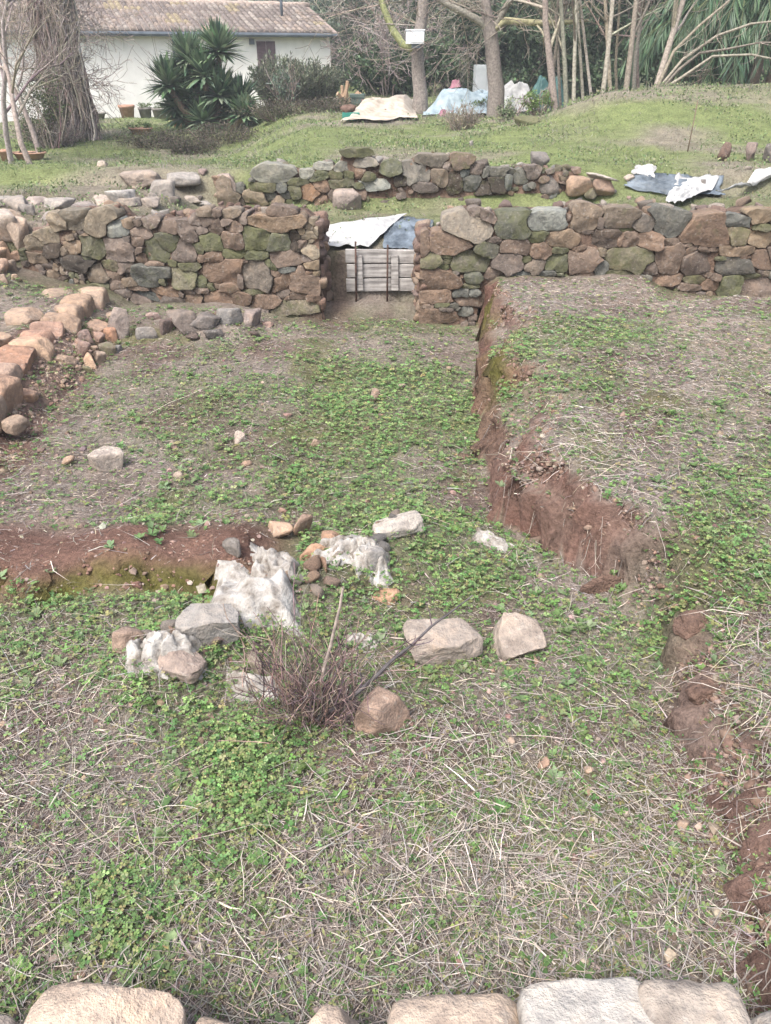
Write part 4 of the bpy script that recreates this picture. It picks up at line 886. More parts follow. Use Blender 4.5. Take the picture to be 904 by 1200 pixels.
mb = MB(); box(mb, (xa-.12,-.09,zb2-.12), (xb_+.12,-.013,zb2-.065)); o = mb.build('sill', M_PLASTER, None, False); o.parent = win
x1 = hx(297); mb = MB(); box(mb, (x1-.07,-.14,ev-.38), (x1+.07,-.002,ev-.22)); hpart(mb, 'wall_lamp', M_GUT)
for u in (148, 357): x1 = hx(u); mb = MB(); tubes(mb, [[[x1,-.04,ev-.02],[x1,-.04,ev-.55]]], [[.016,.016]], 5); hpart(mb, 'conduit', M_PLASTER)
x1 = hx(311)+1.1; yy = Wh/2*.45; zz = ev+sl*yy; mb = MB(); tubes(mb, [[[x1,yy,zz],[x1,yy,zz+.9]]], [[.05,.05]], 8, cap=True); o = mb.build('flue_pipe', M_GUT, None, True); o.parent = roof

# ------------------------------------------------------------------ garden by the house
M_TERRA = make_plain('terracotta', (.30,.17,.12), (.44,.28,.21), 9, .9, .003)
M_GREYPOT = make_plain('grey_pot', (.15,.14,.13), (.24,.23,.21), 9, .9, .003)
def lathe(mb, prof, n=20, c=None):
    th = np.arange(n)/n*2*np.pi; V = np.concatenate([np.stack([r*np.cos(th), r*np.sin(th), np.full(n, z)], 1) for r, z in prof]); Q = []
    for k in range(len(prof)-1): Q += [[k*n+a, k*n+(a+1) % n, (k+1)*n+(a+1) % n, (k+1)*n+a] for a in range(n)]
    mb.add(V, Q, None, c)
def pot(label, u, v, y, wpx, hpx, mat, plant=None, oval=1.0):
    p = PY(u, v, y); dep = y*CP + (EYE-p[2])*SP; w = wpx/FPX*dep/2; h = hpx/FPX*dep*.86; gz_ = Hs(p[0], p[1])
    root = thing('plant_pot', (p[0], p[1], gz_), label, 'plant pot')
    mb = MB(); lathe(mb, [(0,.0),(w*.72,0),(w*.9,h*.78),(w,h*.8),(w,h),(w*.88,h),(w*.85,h*.86),(0,h*.86)]); o = mb.build('pot', mat); o.parent = root; o.scale = (oval, 1, 1)
    mb = MB(); lathe(mb, [(w*.86,h*.87),(w*.4,h*.90),(0,h*.91)], 14); o = mb.build('soil', M_CORE); o.parent = root; o.scale = (oval*.98, 1, 1)
    if plant:
        mb = MB(); foliage(mb, (0,0,h+plant*.4), (w*1.0*oval, w, plant*.5), 160, .07, np.array([(.10,.15,.06),(.14,.18,.08)]), 12); o = mb.build('foliage', M_LEAF); o.parent = root; o['kind'] = 'stuff'
    return root
pot('terracotta pot standing against the white house wall', 150, 136, 26.6, 19, 16, M_TERRA)
pot('pale grey pot left of the dark pots by the house', 171, 135, 26.9, 16, 14, M_GREYPOT, .12)
pot('wide dark grey pot beside the yucca by the house', 188, 136, 26.9, 18, 14, M_GREYPOT, .18)
pot('low stone trough by the house left of the pots', 112, 136, 26.0, 20, 9, M_GREYPOT, None, 1.3)
pot('small red planter on the lawn before the pots', 166, 157, 20.5, 19, 8, M_TERRA, .1, 1.5)
pot('terracotta pot at the left foot of the yucca', 212, 155, 22.5, 18, 17, M_TERRA)
pot('orange pot at the left edge of the picture', 2, 160, 16.4, 15, 14, M_TERRA)
pot('long terracotta planter behind the vine covered tree', 30, 160, 16.6, 24, 9, M_TERRA, .15, 1.7)

# yucca
yb = PY(247, 160, 21.2); yb[2] = Hs(yb[0], yb[1]); yu = thing('yucca', yb, 'big yucca with dark green sword leaves in several heads', 'yucca')
ydep = 21.2*CP + 1.8*SP; ym = ydep/FPX
HEADS = [(u, v+10, r) for u, v, r in [(222,62,27),(257,52,27),(199,92,27),(222,108,28),(258,104,28),(240,80,25),(282,112,25),(268,128,25),(215,130,22),(240,134,24),(286,126,20),(207,116,22)]]
YC = np.array([(.11,.18,.10), (.15,.225,.125), (.08,.135,.08), (.21,.27,.17)])
for k, (u, v, r_) in enumerate(HEADS):
    h = PY(u, v, 21.2 + rng.uniform(-.45, .35)); n = 190
    d = unit(rng.normal(size=(n,3))); d[:,2] = np.where(d[:,2] < -.5, -d[:,2], d[:,2]); d = unit(d + np.array([0,0,.25])); Ln = r_*ym*1.3*rng.uniform(.75,1.08,n)
    s = unit(np.cross(d, np.array([0,0,1.])+rng.normal(size=(n,3))*.05)); W = .058*rng.uniform(.8,1.2,n); nn = np.cross(s, d)
    V = []
    for f, wf in ((0,.7),(.35,1.0),(.7,.7),(1,.02)):
        c = h + d*(Ln*f)[:,None] + np.array([0,0,-1.])*(Ln*.16*f*f*(d[:,2] < .5))[:,None]
        V += [c - s*(W*wf)[:,None]/1 + nn*(W*.3*wf)[:,None], c, c + s*(W*wf)[:,None] + nn*(W*.3*wf)[:,None]]
    V = np.stack(V, 1); Q = np.array([[3*a+b, 3*a+b+1, 3*a+b+4, 3*a+b+3] for a in range(3) for b in range(2)])
    mb = MB(); mb.add(V.reshape(-1,3), (Q[None]+(np.arange(n)*12)[:,None,None]).reshape(-1,4), None, np.repeat(jit(YC, n, .2), 12, 0))
    o = mb.build('leaf_head', M_LEAF); o.parent = yu; o.location = -yb
    mid = (yb+h)/2 + np.array([(h[0]-yb[0])*.25, 0, -.1]); t = np.linspace(0,1,7)[:,None]; pth = (yb-np.array([0,0,.1]))*(1-t)**2 + 2*mid*t*(1-t) + h*t*t
    mb = MB(); tubes(mb, [pth], [np.linspace(.13,.06,7)], 8, jit(np.array([(.24,.18,.14)]), 1)); o = mb.build('stem', M_BARK); o.parent = yu; o.location = -yb

def spiky(name, label, base, rad, n, cols, cat='shrub', L=.5, seg=14):
    root = thing(name, base, label, cat); base = np.array(base, float); mb = MB(); st = []
    a = rng.uniform(0, 6.28, n); f = np.sqrt(rng.uniform(0, 1, n)); foot = base + np.stack([np.cos(a)*f*rad[0]*.75, np.sin(a)*f*rad[1]*.75, np.zeros(n)], 1)
    d = unit(np.stack([np.cos(a)*f*.5, np.sin(a)*f*.5, np.ones(n)], 1) + rng.normal(size=(n,3))*.13); Ln = rad[2]*(1.05-.35*f)*rng.uniform(.65, 1.1, n)
    t = np.linspace(0, 1, 5); pth = foot[:,None,:] + d[:,None,:]*(Ln[:,None]*t)[:,:,None]; tubes(mb, pth, np.full((n,5), .006)*np.linspace(1,.4,5), 3, jit(GREYB, n))
    o = mb.build('stems', M_BARK); o.parent = root; o.location = -base; o['kind'] = 'stuff'
    mb = MB(); m = n*seg*3; k = rng.integers(0, n, m); tt_ = rng.uniform(.25, 1.05, m); p = foot[k] + d[k]*(Ln[k]*tt_)[:,None]
    leaves(mb, p, unit(d[k]*1.1 + rng.normal(size=(m,3))*.6), rng.normal(size=(m,3)), L*.13*rng.uniform(.7,1.3,m)*1.6, .03, jit(cols, m, .22))
    o = mb.build('foliage', M_LEAF); o.parent = root; o.location = -base; o['kind'] = 'stuff'; return root
ROSE = np.array([(.13,.155,.10), (.17,.195,.13), (.10,.12,.08), (.20,.21,.155)])
def gp(u, y): p = PY(u, 100, y); return np.array([p[0], y, Hs(p[0], y)])
spiky('rosemary_shrub', 'tall grey green spiky shrub right of the yucca', gp(330, 22.6), (.6,.5,1.15), 280, ROSE)
spiky('rosemary_shrub', 'broad grey green spiky shrub at the house corner', gp(362, 23.4), (.8,.5,.95), 340, ROSE)
bush('laurel_bush', 'rounded dark green bush hidden behind the yucca', gp(222, 23.3), (1.0,.7,1.15), 3600, .09, np.array([(.05,.085,.04),(.07,.11,.05),(.035,.06,.03)]))
bush('small_bush', 'small pale green bush in front of the spiky shrub', gp(333, 21.6), (.33,.3,.5), 700, .09, np.array([(.14,.19,.14),(.2,.24,.19)]))
DK = np.array([(.06,.055,.04), (.09,.075,.06), (.075,.085,.045), (.13,.11,.09)])
for k, (u, y, rx, rz_, lab_) in enumerate([(175, 18.6, .9, .18, 'dark bramble patch on the bank below the pots'), (255, 19.0, 1.0, .22, 'dark bramble patch under the yucca'), (325, 19.6, 1.0, .22, 'dark bramble patch below the spiky shrubs'), (380, 19.8, .8, .16, 'brown dry bramble at the right end of the bank'), (215, 18.0, .6, .15, 'low dark bramble between the patches below the yucca')]):
    bush('bramble', lab_, gp(u, y), (rx, .55, rz_), 2600, .05, DK, 'bramble', None, 40, 60, DK*1.6, .4)

# vine-smothered tree on the left
vb = PG(84, 164); vdep = vb[1]*CP + (EYE-vb[2])*SP; vm = vdep/FPX
vt = thing('vine_tree', vb, 'thick old trunk smothered in dry grey vines at the left', 'tree')
tz = lambda u, v: PY(u, v, vb[1])
pth = np.array([vb-[0,0,.15], tz(86,130), tz(76,90), tz(66,45), tz(60,5), tz(58,-60), tz(66,-140)])
mb = MB(); tubes(mb, [pth], [np.array([21,18,16,15,15,13,8])*vm], 12, [(.20,.16,.14)]); o = mb.build('trunk', M_BARK); o.parent = vt; o.location = -vb
VC = np.array([(.30,.245,.22), (.24,.19,.17), (.36,.31,.28), (.19,.15,.135)])
N = 190; K = 14; t = np.linspace(0, 1, K); ang = rng.uniform(0, 6.28, N)[:,None] + t[None]*rng.normal(size=(N,1))*1.3
cen = np.stack([np.interp(t, np.linspace(0,1,7), pth[:,i]) for i in range(3)], 1)[None]; rr_ = np.interp(t, [0,.1,.25,1], [27,21,18,17])[None]*vm*rng.uniform(.85, 1.35, (N,1))
V = cen + np.stack([np.cos(ang)*rr_, np.sin(ang)*rr_, np.zeros_like(ang)], 2) + rng.normal(size=(N,K,3))*.03
V[:,0,2] = vb[2]-.05
mb = MB(); tubes(mb, V, np.broadcast_to(rng.uniform(.008,.028,(N,1)), (N,K)), 4, jit(VC, N, .2, .04)); o = mb.build('vines', M_BARK); o.parent = vt; o.location = -vb; o['kind'] = 'stuff'
out = []
for k in range(120):
    q = cen[0, rng.integers(4, K)]; a = rng.uniform(0, 6.28)
    grow(out, q, (math.cos(a)-.35, math.sin(a), rng.uniform(-.1,.9)), rng.uniform(.5, 1.3), .012, 2, 4, (0,0,5,4), up=-.03, wander=.45, K=6, ratio=.6)
for k in range(46):
    a = rng.uniform(0, 6.28); q = cen[0, rng.integers(1, 6)]+np.array([math.cos(a), math.sin(a), 0])*.25
    grow(out, q, (math.cos(a), math.sin(a), -.6), rng.uniform(.35, .8), .009, 2, 3, (0,0,4), up=-.12, wander=.3, K=6)
mb = MB(); out = [(o[0], o[1][[0,3,5]], o[2][[0,3,5]]) for o in out]; tubes(mb, np.array([s[1] for s in out]), np.maximum(np.array([s[2] for s in out]), .0045), 3, jit(VC*1.05, len(out), .2, .04)); o = mb.build('twigs', M_BARK); o.parent = vt; o.location = -vb; o['kind'] = 'stuff'
# a bare side shoot against the white wall
out = []
for k in range(4): grow(out, tz(88, 105+k*4), (1, -.1, .35+.2*k), rng.uniform(.8, 1.15), .012, 1, 3, (0,5,4), up=.02, wander=.3, K=6)
mb = MB(); tubes(mb, np.array([s[1] for s in out]), np.maximum(np.array([s[2] for s in out]), .004), 3, jit(VC, len(out), .2, .04)); o = mb.build('side_shoot', M_BARK); o.parent = vt; o.location = -vb
for k, (u, y, L_, lab_) in enumerate([(17, 15.2, 2.6, 'slim pale grey tree at the left edge before the house'), (30, 16.6, 3.0, 'thin bare tree just left of the vine covered trunk'), (-8, 16.0, 3.2, 'bare pinkish tree cut by the left edge of the picture')]):
    bare_tree('bare_tree', lab_, gp(u, y), (rng.uniform(-.12,.12), 0, 1), L_, .06, PINKB if k else PALEB, (9,6,5,3), 4, up=.06, ratio=.5, spread=.9)
bush('bramble', 'pinkish brown dry scrub at the foot of the vine covered tree', PG(60, 172), (.75,.5,.3), 1800, .045, PINKB*.75, 'bramble', None, 30, 90, PINKB, .5)
bush('evergreen_bush', 'green bush behind the vine covered tree', gp(45, 18.5), (.7,.5,.85), 2200, .07, np.array([(.08,.10,.05),(.12,.14,.07)]))

# ------------------------------------------------------------------ trees and clutter behind the field
t1 = PG(492, 133); m1 = (t1[1]*CP+(EYE-t1[2])*SP)/FPX
def at1(u, v): return PY(u, v, t1[1])
tr = thing('tree', t1, 'grey trunk carrying a white box, forking above', 'tree')
mb = MB(); tubes(mb, [np.array([t1-[0,0,.2], at1(493,110), at1(490,80), at1(489,55), at1(494,25), at1(498,-10), at1(503,-80)])], [np.array([11,8.5,7.5,7,6.5,6,4])*m1], 10, [(.21,.185,.165)]); o = mb.build('trunk', M_BARK); o.parent = tr; o.location = -t1
mb = MB(); tubes(mb, [np.array([at1(489,58), at1(472,52), at1(460,34), at1(450,10), at1(442,-20), at1(430,-60), at1(420,-90)])], [np.array([5,4.2,4,3.6,3.2,2.6,2])*m1], 8, jit(OLIVEB[:1], 1, .05)); o = mb.build('limb', M_BARK); o.parent = tr; o.location = -t1
out = []
for k in range(26): grow(out, at1(*[(496,-40),(450,5),(492,30),(500,-70)][k % 4]), (rng.normal(), rng.normal()*.4, .4), rng.uniform(.6, 1.6), .018, 2, 4, (0,0,4,4), up=.0, K=6)
branch_parts(tr, out, PALEB, minr=.006)
bp = at1(486, 43); bw = 10*m1
hv = thing('white_box', (bp[0], bp[1]-.34, bp[2]-.12), 'white box fixed to the forking tree trunk', 'box')
M_WBOX = make_plain('white_paint', (.62,.65,.68), (.72,.75,.78), 4, .5, 0); M_BBOX = make_plain('blue_grey_paint', (.12,.16,.20), (.18,.22,.26), 4, .6, 0)
def bxl(root, name, lo, hi, mat, bev=.006):
    mb = MB(); box(mb, lo, hi); o = mb.build(name, mat, None, False); o.parent = root; md = o.modifiers.new('edge', 'BEVEL'); md.width = bev; md.segments = 2; return o
bxl(hv, 'case', (-bw,-.16,-.02), (bw,.16,.22), M_WBOX); bxl(hv, 'lid', (-bw-.015,-.175,.222), (bw+.015,.175,.25), M_WBOX); bxl(hv, 'door', (-bw*.55,-.172,.01), (bw*.95,-.162,.2), M_WBOX); bxl(hv, 'bracket', (-bw*.35,-.05,-.10), (bw*.6,.17,-.022), M_BBOX)

t2 = gp(583, 18.3); m2 = (t2[1]*CP+(EYE-t2[2])*SP)/FPX
def at2(u, v, dy=0): return PY(u, v, t2[1]+dy)
tr = thing('tree', t2, 'dark grey trunk before the tarps with a long level limb to the right', 'tree')
mb = MB(); tubes(mb, [np.array([t2-[0,0,.2], at2(582,105), at2(579,80), at2(577,55), at2(574,35), at2(570,10), at2(565,-60)])], [np.array([11,9.5,8.5,8,8,5.5,3])*m2], 10, [(.18,.158,.142)]); o = mb.build('trunk', M_BARK); o.parent = tr; o.location = -t2
for nm, pts, r_, c_ in (('limb', [(573,34),(558,22),(540,13),(522,4),(505,-8),(480,-25)], [6,5,4.5,4.5,3.5,2], OLIVEB), ('limb', [(577,36),(592,24),(612,26),(640,27),(665,26),(690,24)], [6,5,4.5,4,3,2], OLIVEB), ('limb', [(578,34),(590,14),(604,-10),(618,-50),(625,-80),(640,-120)], [6,5,4,3.5,3,2], GREYB)):
    mb = MB(); tubes(mb, [np.array([at2(u, v, -.05*i) for i, (u, v) in enumerate(pts)])], [np.array(r_)*m2*.75], 8, jit(c_, 1, .05)); o = mb.build(nm, M_BARK); o.parent = tr; o.location = -t2
out = []
for k in range(34): grow(out, at2(*[(575,20),(600,25),(640,27),(540,13),(604,-10)][k % 5]), (rng.normal(), rng.normal()*.4, rng.uniform(-.4,.9)), rng.uniform(.5, 1.5), .014, 2, 4, (0,0,4,4), up=-.01, K=6)
branch_parts(tr, out, PALEB, minr=.005)
# pale coppice stems, each its own tree
for k, (u, v, u2, w, y) in enumerate([(655,128,650,9,17.0),(668,124,664,6,17.1),(640,122,655,5,17.6),(676,118,679,5,16.9),(688,112,682,4,17.4),(708,112,715,6,16.9),(719,112,706,5,17.3),(735,106,741,7,17.0),(745,106,752,5,17.5),(752,102,742,4,17.8),(768,102,802,8,17.1),(699,114,690,4,18.0),(728,108,726,4,18.2),(661,120,640,4,17.9)]):
    b = gp(u, y); top = PY(u2, -5, y); d = unit(top-b); 
    bare_tree('sapling', ['leftmost thick pale stem of the bare coppice','pale stem just right of the thickest coppice stem','thin coppice stem leaning right at the left end','bare coppice stem curving slightly right, left group','thin upright coppice stem in the left gap','sturdy coppice stem at the left of the middle group','coppice stem leaning left in the middle group','thick straight coppice stem right of the middle','slender coppice stem beside the thick straight one','thin coppice stem behind the leaning right trunk','stout coppice trunk leaning strongly to the right','thin back coppice stem left of the middle','thin back coppice stem in the middle','thin back coppice stem leaning left at the left end'][k],
              b, d, 4.2, w*.5*17*CP/FPX*1.05, PALEB, (10,5,4), 3, up=.01, wander=.09, ratio=.32, spread=1.0, group='bare coppice stems behind the mound')
ab = gp(772, 16.8); tr = thing('arching_shrub', ab, 'long pale arching branches reaching right in front of the palms', 'shrub'); out = []
for pts in ([(772,104),(800,70),(840,42),(880,28),(915,24),(950,25)], [(776,103),(795,82),(820,62),(850,58),(890,50),(930,50)], [(770,104),(790,60),(820,30),(850,5),(870,-15),(890,-40)], [(778,104),(800,90),(835,66),(880,64),(910,70),(940,80)]):
    q = np.array([PY(u, v, 16.8 + .03*i) for i, (u, v) in enumerate(pts)]); out.append((1, q, np.linspace(.035,.012,6)))
    for k in range(7): grow(out, q[rng.integers(1,6)], rng.normal(size=3)+[.6,0,.2], rng.uniform(.3,.8), .009, 2, 3, (0,0,4), K=6)
branch_parts(tr, out, PALEB, ('trunk','branches','twigs'), .004)

# drooping palms on the right
PC = np.array([(.05,.10,.055), (.07,.13,.065), (.095,.155,.085), (.13,.18,.12)])
for k, (u, y, hz_, lab_) in enumerate([(800, 20.5, 1.9, 'drooping palm just right of the bare coppice'), (850, 19.6, 2.3, 'tall drooping palm in the middle of the palm clump'), (905, 19.2, 2.1, 'drooping palm at the right edge of the picture'), (880, 22.5, 3.0, 'high palm behind the palm clump at the right'), (820, 23.5, 3.0, 'high palm behind the left palm'), (950, 20.5, 2.6, 'palm beyond the right edge with fronds hanging in')]):
    b = gp(u, y); pm = thing('palm', b, lab_, 'palm', 'palms at the right'); mb2 = MB(); tubes(mb2, [[b-[0,0,.1], b+[.03,0,hz_*.5], b+[0,0,hz_]]], [[.2,.17,.16]], 8, [(.09,.07,.055)]); o = mb2.build('trunk', M_BARK); o.parent = pm; o.location = -b
    mb2 = MB(); mb3 = MB()
    for f in range(46):
        a = rng.uniform(0, 6.28); el = rng.uniform(-.3, 1.25); Lf = rng.uniform(1.4, 2.1); c0 = b+np.array([0,0,hz_]); t = np.linspace(0,1,9)
        hx_ = np.array([math.cos(a), math.sin(a), 0]); pth = c0 + hx_*(Lf*t*math.cos(el)*(1-.15*t))[:,None] + np.array([0,0,1.])*(Lf*(t*math.sin(el) - .75*t*t))[:,None]
        tubes(mb3, [pth], [np.linspace(.016,.004,9)], 3, [(.12,.14,.07)])
        n = 64; tt_ = rng.uniform(.12, 1, n); p = np.stack([np.interp(tt_, t, pth[:,i]) for i in range(3)], 1); sd = np.cross(hx_, [0,0,1.])*np.where(rng.random(n) < .5, 1, -1)[:,None]
        tg = np.stack([np.interp(tt_, t, np.gradient(pth[:,i])) for i in range(3)], 1); d = unit(sd*.55 + unit(tg)*.6 + np.array([0,0,-.85]) + rng.normal(size=(n,3))*.12)
        leaves(mb2, p, d, np.cross(d, unit(tg))+.2*rng.normal(size=(n,3)), rng.uniform(.35,.6,n), .035, jit(PC, n, .2))
    o = mb2.build('leaflets', M_LEAF); o.parent = pm; o.location = -b; o['kind'] = 'stuff'; o = mb3.build('frond_ribs', M_BARK); o.parent = pm; o.location = -b; o['kind'] = 'stuff'

# tarpaulins and clutter
sheet('tarp', 'pale beige sheet spread left of the forking tree', gq([(398,146),(490,140),(488,118),(425,126)]), M_BEIGE, .05, .22, .08, 21)
sheet('tarp', 'large blue grey tarpaulin heaped between the two trunks', [PY(496,140,18.7), PY(592,138,18.7), PY(590,120,20.8), PY(506,120,20.8)], M_BLUE, .03, .34, .18, 22, 80, 50, oct=2)
sheet('tarp', 'white tarpaulin heap right of the dark trunk', [PY(550,138,19.4), PY(636,138,19.0), PY(628,120,21.2), PY(545,120,21.2)], M_WHITE, .03, .5, .18, 23, 80, 50, oct=2)
sheet('tarp', 'dark green tarpaulin heap left of the coppice', [PY(612,124,20.3), PY(668,124,20.3), PY(664,112,21.6), PY(616,112,21.6)], M_GREEN, .05, .55, .16, 24, 60, 40)
sheet('tarp', 'small magenta bundle on top of the blue tarpaulin', [PY(526,112,19.8), PY(540,112,19.8), PY(540,104,20.1), PY(528,104,20.1)], M_PINK, .5, .14, .03, 25)
sheet('cloth', 'small magenta cloth at the foot of the blue tarpaulin', gq([(512,137),(536,137),(534,130),(514,130)]), M_PINK, .03, .1, .05, 26, cat='cloth')
cb = gp(563, 21.5); cbw = 15/FPX*(21.5*CP+.6); kz = PY(563, 76, 21.5)[2]-cb[2]
cbn = thing('metal_cabinet', cb, 'upright pale grey metal cabinet behind the blue tarpaulin', 'cabinet')
M_CAB = make_plain('grey_enamel', (.36,.39,.39), (.47,.49,.49), 3, .5, 0)
bxl(cbn, 'body', (-cbw*.5,-.25,-.05), (cbw*1.1,.25,kz), M_CAB); bxl(cbn, 'door', (-cbw*.48,-.275,.05), (cbw*.35,-.253,kz-.04), M_CAB); bxl(cbn, 'door', (cbw*.37,-.275,.05), (cbw*1.08,-.253,kz-.04), M_CAB)
sb = gp(419, 21.0); sbx = thing('storage_box', sb, 'dark green grey storage box behind the beige sheet', 'box'); s_ = 8/FPX*(21*CP+.6)
M_DG = make_plain('dark_green_plastic', (.05,.08,.07), (.09,.12,.105), 5, .6, 0); zt3 = PY(419, 110, 21.0)[2]-sb[2]
bxl(sbx, 'body', (-s_,-.2,-.05), (s_,.2,zt3*.75), M_DG); bxl(sbx, 'lid', (-s_*1.08,-.22,zt3*.753), (s_*1.08,.22,zt3), M_DG)
gb = PG(412, 141); gbx = thing('green_crate', gb, 'small green crate with a pinkish mound of sand on it', 'crate'); s_ = 10/FPX*(gb[1]*CP+.6)
M_GC = make_plain('green_plastic', (.02,.14,.11), (.04,.20,.16), 5, .5, 0); bxl(gbx, 'body', (-s_,-.2,-.02), (s_,.2,.15), M_GC)
mb = rock_mesh((s_*2.0,.4,.2), 77, 3, 14, .1, 8); o = mb.build('sand_mound', M_MUD); o.parent = gbx; o.location = (-.05,0,.2)
wp = gp(402, 21.2); wd = thing('timber_offcuts', wp, 'crossed orange timber offcuts by the house corner', 'timber'); M_OW = make_wood('orange_wood', (.30,.20,.13), (.42,.30,.21))
for k in range(7):
    a = rng.uniform(-1.0,1.0); mb = MB(); box(mb, (-.035,-.02,-.05), (.035,.02,rng.uniform(.35,.6))); o = mb.build('timber', M_OW, None, False); o.parent = wd; o.location = (rng.uniform(-.2,.2), rng.uniform(-.1,.1), 0); o.rotation_euler = (rng.normal()*.2, a, rng.uniform(0,3))
pq = PG(455, 138); mb = MB(); pe = PY(425, 125, pq[1]+1.4); tubes(mb, [[pq+[0,0,.1], pe+[0,0,.12]]], [[.04,.04]], 6, [(.14,.10,.085)], True); o = mb.build('pole', M_BARK); tag(o, 'dark pole lying across the beige sheet', 'pole')
loose_rock('stone', 'flat moss topped block on the grass before the coppice', 618, 146, 34, (1,.8,.38), 'm', 901, .1, sub=3, moss=.75)
loose_rock('stone', 'mossy dark stone beside the dead grass tussock', 530, 142, 22, (1,.8,.55), 'm', 902, .3, sub=3, moss=.7)
bush('tussock', 'dead straw coloured tussock before the tarpaulins', PG(541, 152), (.34,.3,.2), 500, .09, np.array([(.28,.24,.19),(.22,.19,.14)]), 'grass tussock', None, 20, 60, PALEB, .5, .15)
bush('small_bush', 'round green weed clump right of the white tarpaulin', PG(631, 135), (.32,.3,.25), 900, .06, np.array([(.12,.19,.06),(.16,.22,.08)]))
bush('small_bush', 'low green weeds under the dark trunk', PG(560, 134), (.5,.3,.16), 700, .06, np.array([(.12,.17,.07),(.16,.20,.09)]))
bush('small_bush', 'pale green weed tuft in front of the white tarpaulin', PG(597, 140), (.25,.2,.2), 500, .06, np.array([(.16,.21,.11),(.2,.24,.14)]))
st_ = PG(806, 178); mb = MB(); tubes(mb, [[st_-[0,0,.1], st_+[.005,0,.3], st_+[.01,0,.62]]], [[.009,.008,.007]], 5, [(.16,.12,.09)], True); o = mb.build('stake', M_BARK, None, True, st_); tag(o, 'thin wooden stake standing on the right mound', 'stake')

# thicket and woods closing the view
EV = [np.array([(.075,.12,.06), (.11,.15,.085), (.05,.085,.045)]), np.array([(.10,.13,.085), (.13,.16,.11), (.075,.10,.06)]), np.array([(.065,.10,.055), (.05,.08,.045), (.09,.13,.07)])]
for k, (u, y, rx, rz_, c_, lab_) in enumerate([(432, 36, 2.2, 1.6, 1, 'grey green thicket right behind the house corner'), (470, 27, 1.8, .9, 0, 'low evergreen thicket behind the storage box'), (520, 31, 2.4, 2.3, 2, 'dark evergreen thicket between the two trunks'), (590, 27, 1.8, 1.7, 2, 'dark ivy thicket behind the metal cabinet'), (640, 29, 2.2, 1.9, 0, 'thicket behind the dark green tarpaulin'), (700, 27, 2.2, 1.8, 2, 'dark thicket behind the bare coppice'), (765, 26, 2.2, 2.2, 2, 'dark thicket between coppice and palms'), (850, 28, 3.2, 2.6, 2, 'dark tall thicket behind the palms'), (440, 37, 3.2, 2.3, 1, 'hazy grey green thicket further behind the house'), (540, 38, 3.4, 2.6, 0, 'tall far thicket behind the forking tree'), (660, 37, 3.6, 2.6, 1, 'tall far thicket behind the coppice'), (930, 27, 3.0, 2.6, 0, 'tall thicket at the right edge behind the palms')]):
    bush('thicket', lab_, gp(u, y), (rx, 1.3, rz_), 9500, .16, EV[c_], 'thicket', None, 80, 8, GREYB, .28, .5, 0, 0)
for k, (u, y, lab_) in enumerate([(458, 26.5, 'pinkish bare twiggy shrub left of the forking tree'), (485, 29, 'pinkish bare shrub behind the white box'), (530, 33, 'bare pale shrub between the two trunks'), (615, 32, 'bare shrub behind the level limb'), (418, 36, 'bare pinkish shrub beside the house gable')]):
    b = gp(u, y); root = thing('bare_shrub', b, lab_, 'shrub'); out = []
    for s in range(8):
        a = rng.uniform(0, 6.28); grow(out, b+np.array([math.cos(a)*.3, math.sin(a)*.3, -.05]), (math.cos(a)*.6, math.sin(a)*.5, 1.0), rng.uniform(1.3, 2.1), .028, 1, 4, (0,6,5,3), up=.03, wander=.35, K=6, ratio=.58, spread=1.0)
    branch_parts(root, out, PINKB, ('trunk','stems','twigs'), .006)
for k, (u, y, L_, lab_) in enumerate([(455, 33, 5.5, 'bare grey tree behind the pinkish shrubs'), (545, 34, 6, 'bare grey tree far behind the tarps'), (610, 32, 5.5, 'bare tree behind the cabinet'), (690, 31, 6, 'bare tree behind the coppice, left'), (735, 33, 6, 'bare tree behind the coppice, right'), (380, 40, 6, 'bare tree behind the house roof'), (500, 42, 7, 'far bare tree high behind the white box')]):
    bare_tree('bare_tree', lab_, gp(u, y), (rng.uniform(-.15,.15), 0, 1), L_, .12, PALEB if k % 2 else GREYB, (10,6,5,3), 4, up=.05, ratio=.5, spread=.9, minr=.009)
# wooded hill, far enough to read as one mass
mb = MB(); n = 330; yy = 46 + 150*rng.random(n)**1.3; xx = rng.uniform(-.75, .75, n)*yy
for x, y in zip(xx, yy):
    s = rng.uniform(1.6, 3.2); z = float(H(np.array([x]), np.array([y]))[0]); foliage(mb, (x, y, z+s*.7), (s, s, s*1.1), 170, .55, EV[int(rng.integers(0,3))]*rng.uniform(.8, 1.25), 16, .4)
o = mb.build('far_woodland', M_LEAF); tag(o, 'wooded hillside far behind the house and trees', 'woodland', kind='stuff')

# ------------------------------------------------------------------ ground cover (nobody could count it)
def samp(n, y0, y1, pw, margin=.35):
    yg = np.linspace(y0, y1, 2000); dep = yg*CP + 1.9*SP; w = (.53*dep+margin)*dep**(-pw); c = np.cumsum(w); c /= c[-1]
    y = np.interp(rng.random(n), c, yg); x = rng.uniform(-1, 1, n)*(.53*(y*CP+1.9*SP)+margin); return x, y
def slope_at(x, y, e=.03):
    return (H(x+e, y)-H(x-e, y))/(2*e), (H(x, y+e)-H(x, y-e))/(2*e)
def onwall(x, y): return (y > 7.02) & (y < 7.62) & ((x < -.6) | (x > .32))
STRAW = np.array([(.33,.29,.255), (.25,.22,.20), (.40,.36,.315), (.17,.145,.13), (.29,.265,.25), (.35,.30,.24)])
GRN = np.array([(.105,.19,.06), (.14,.225,.075), (.08,.15,.05), (.175,.24,.095), (.20,.21,.09)])
GRNF = np.array([(.135,.19,.08), (.17,.215,.10), (.105,.155,.065), (.22,.225,.14)])
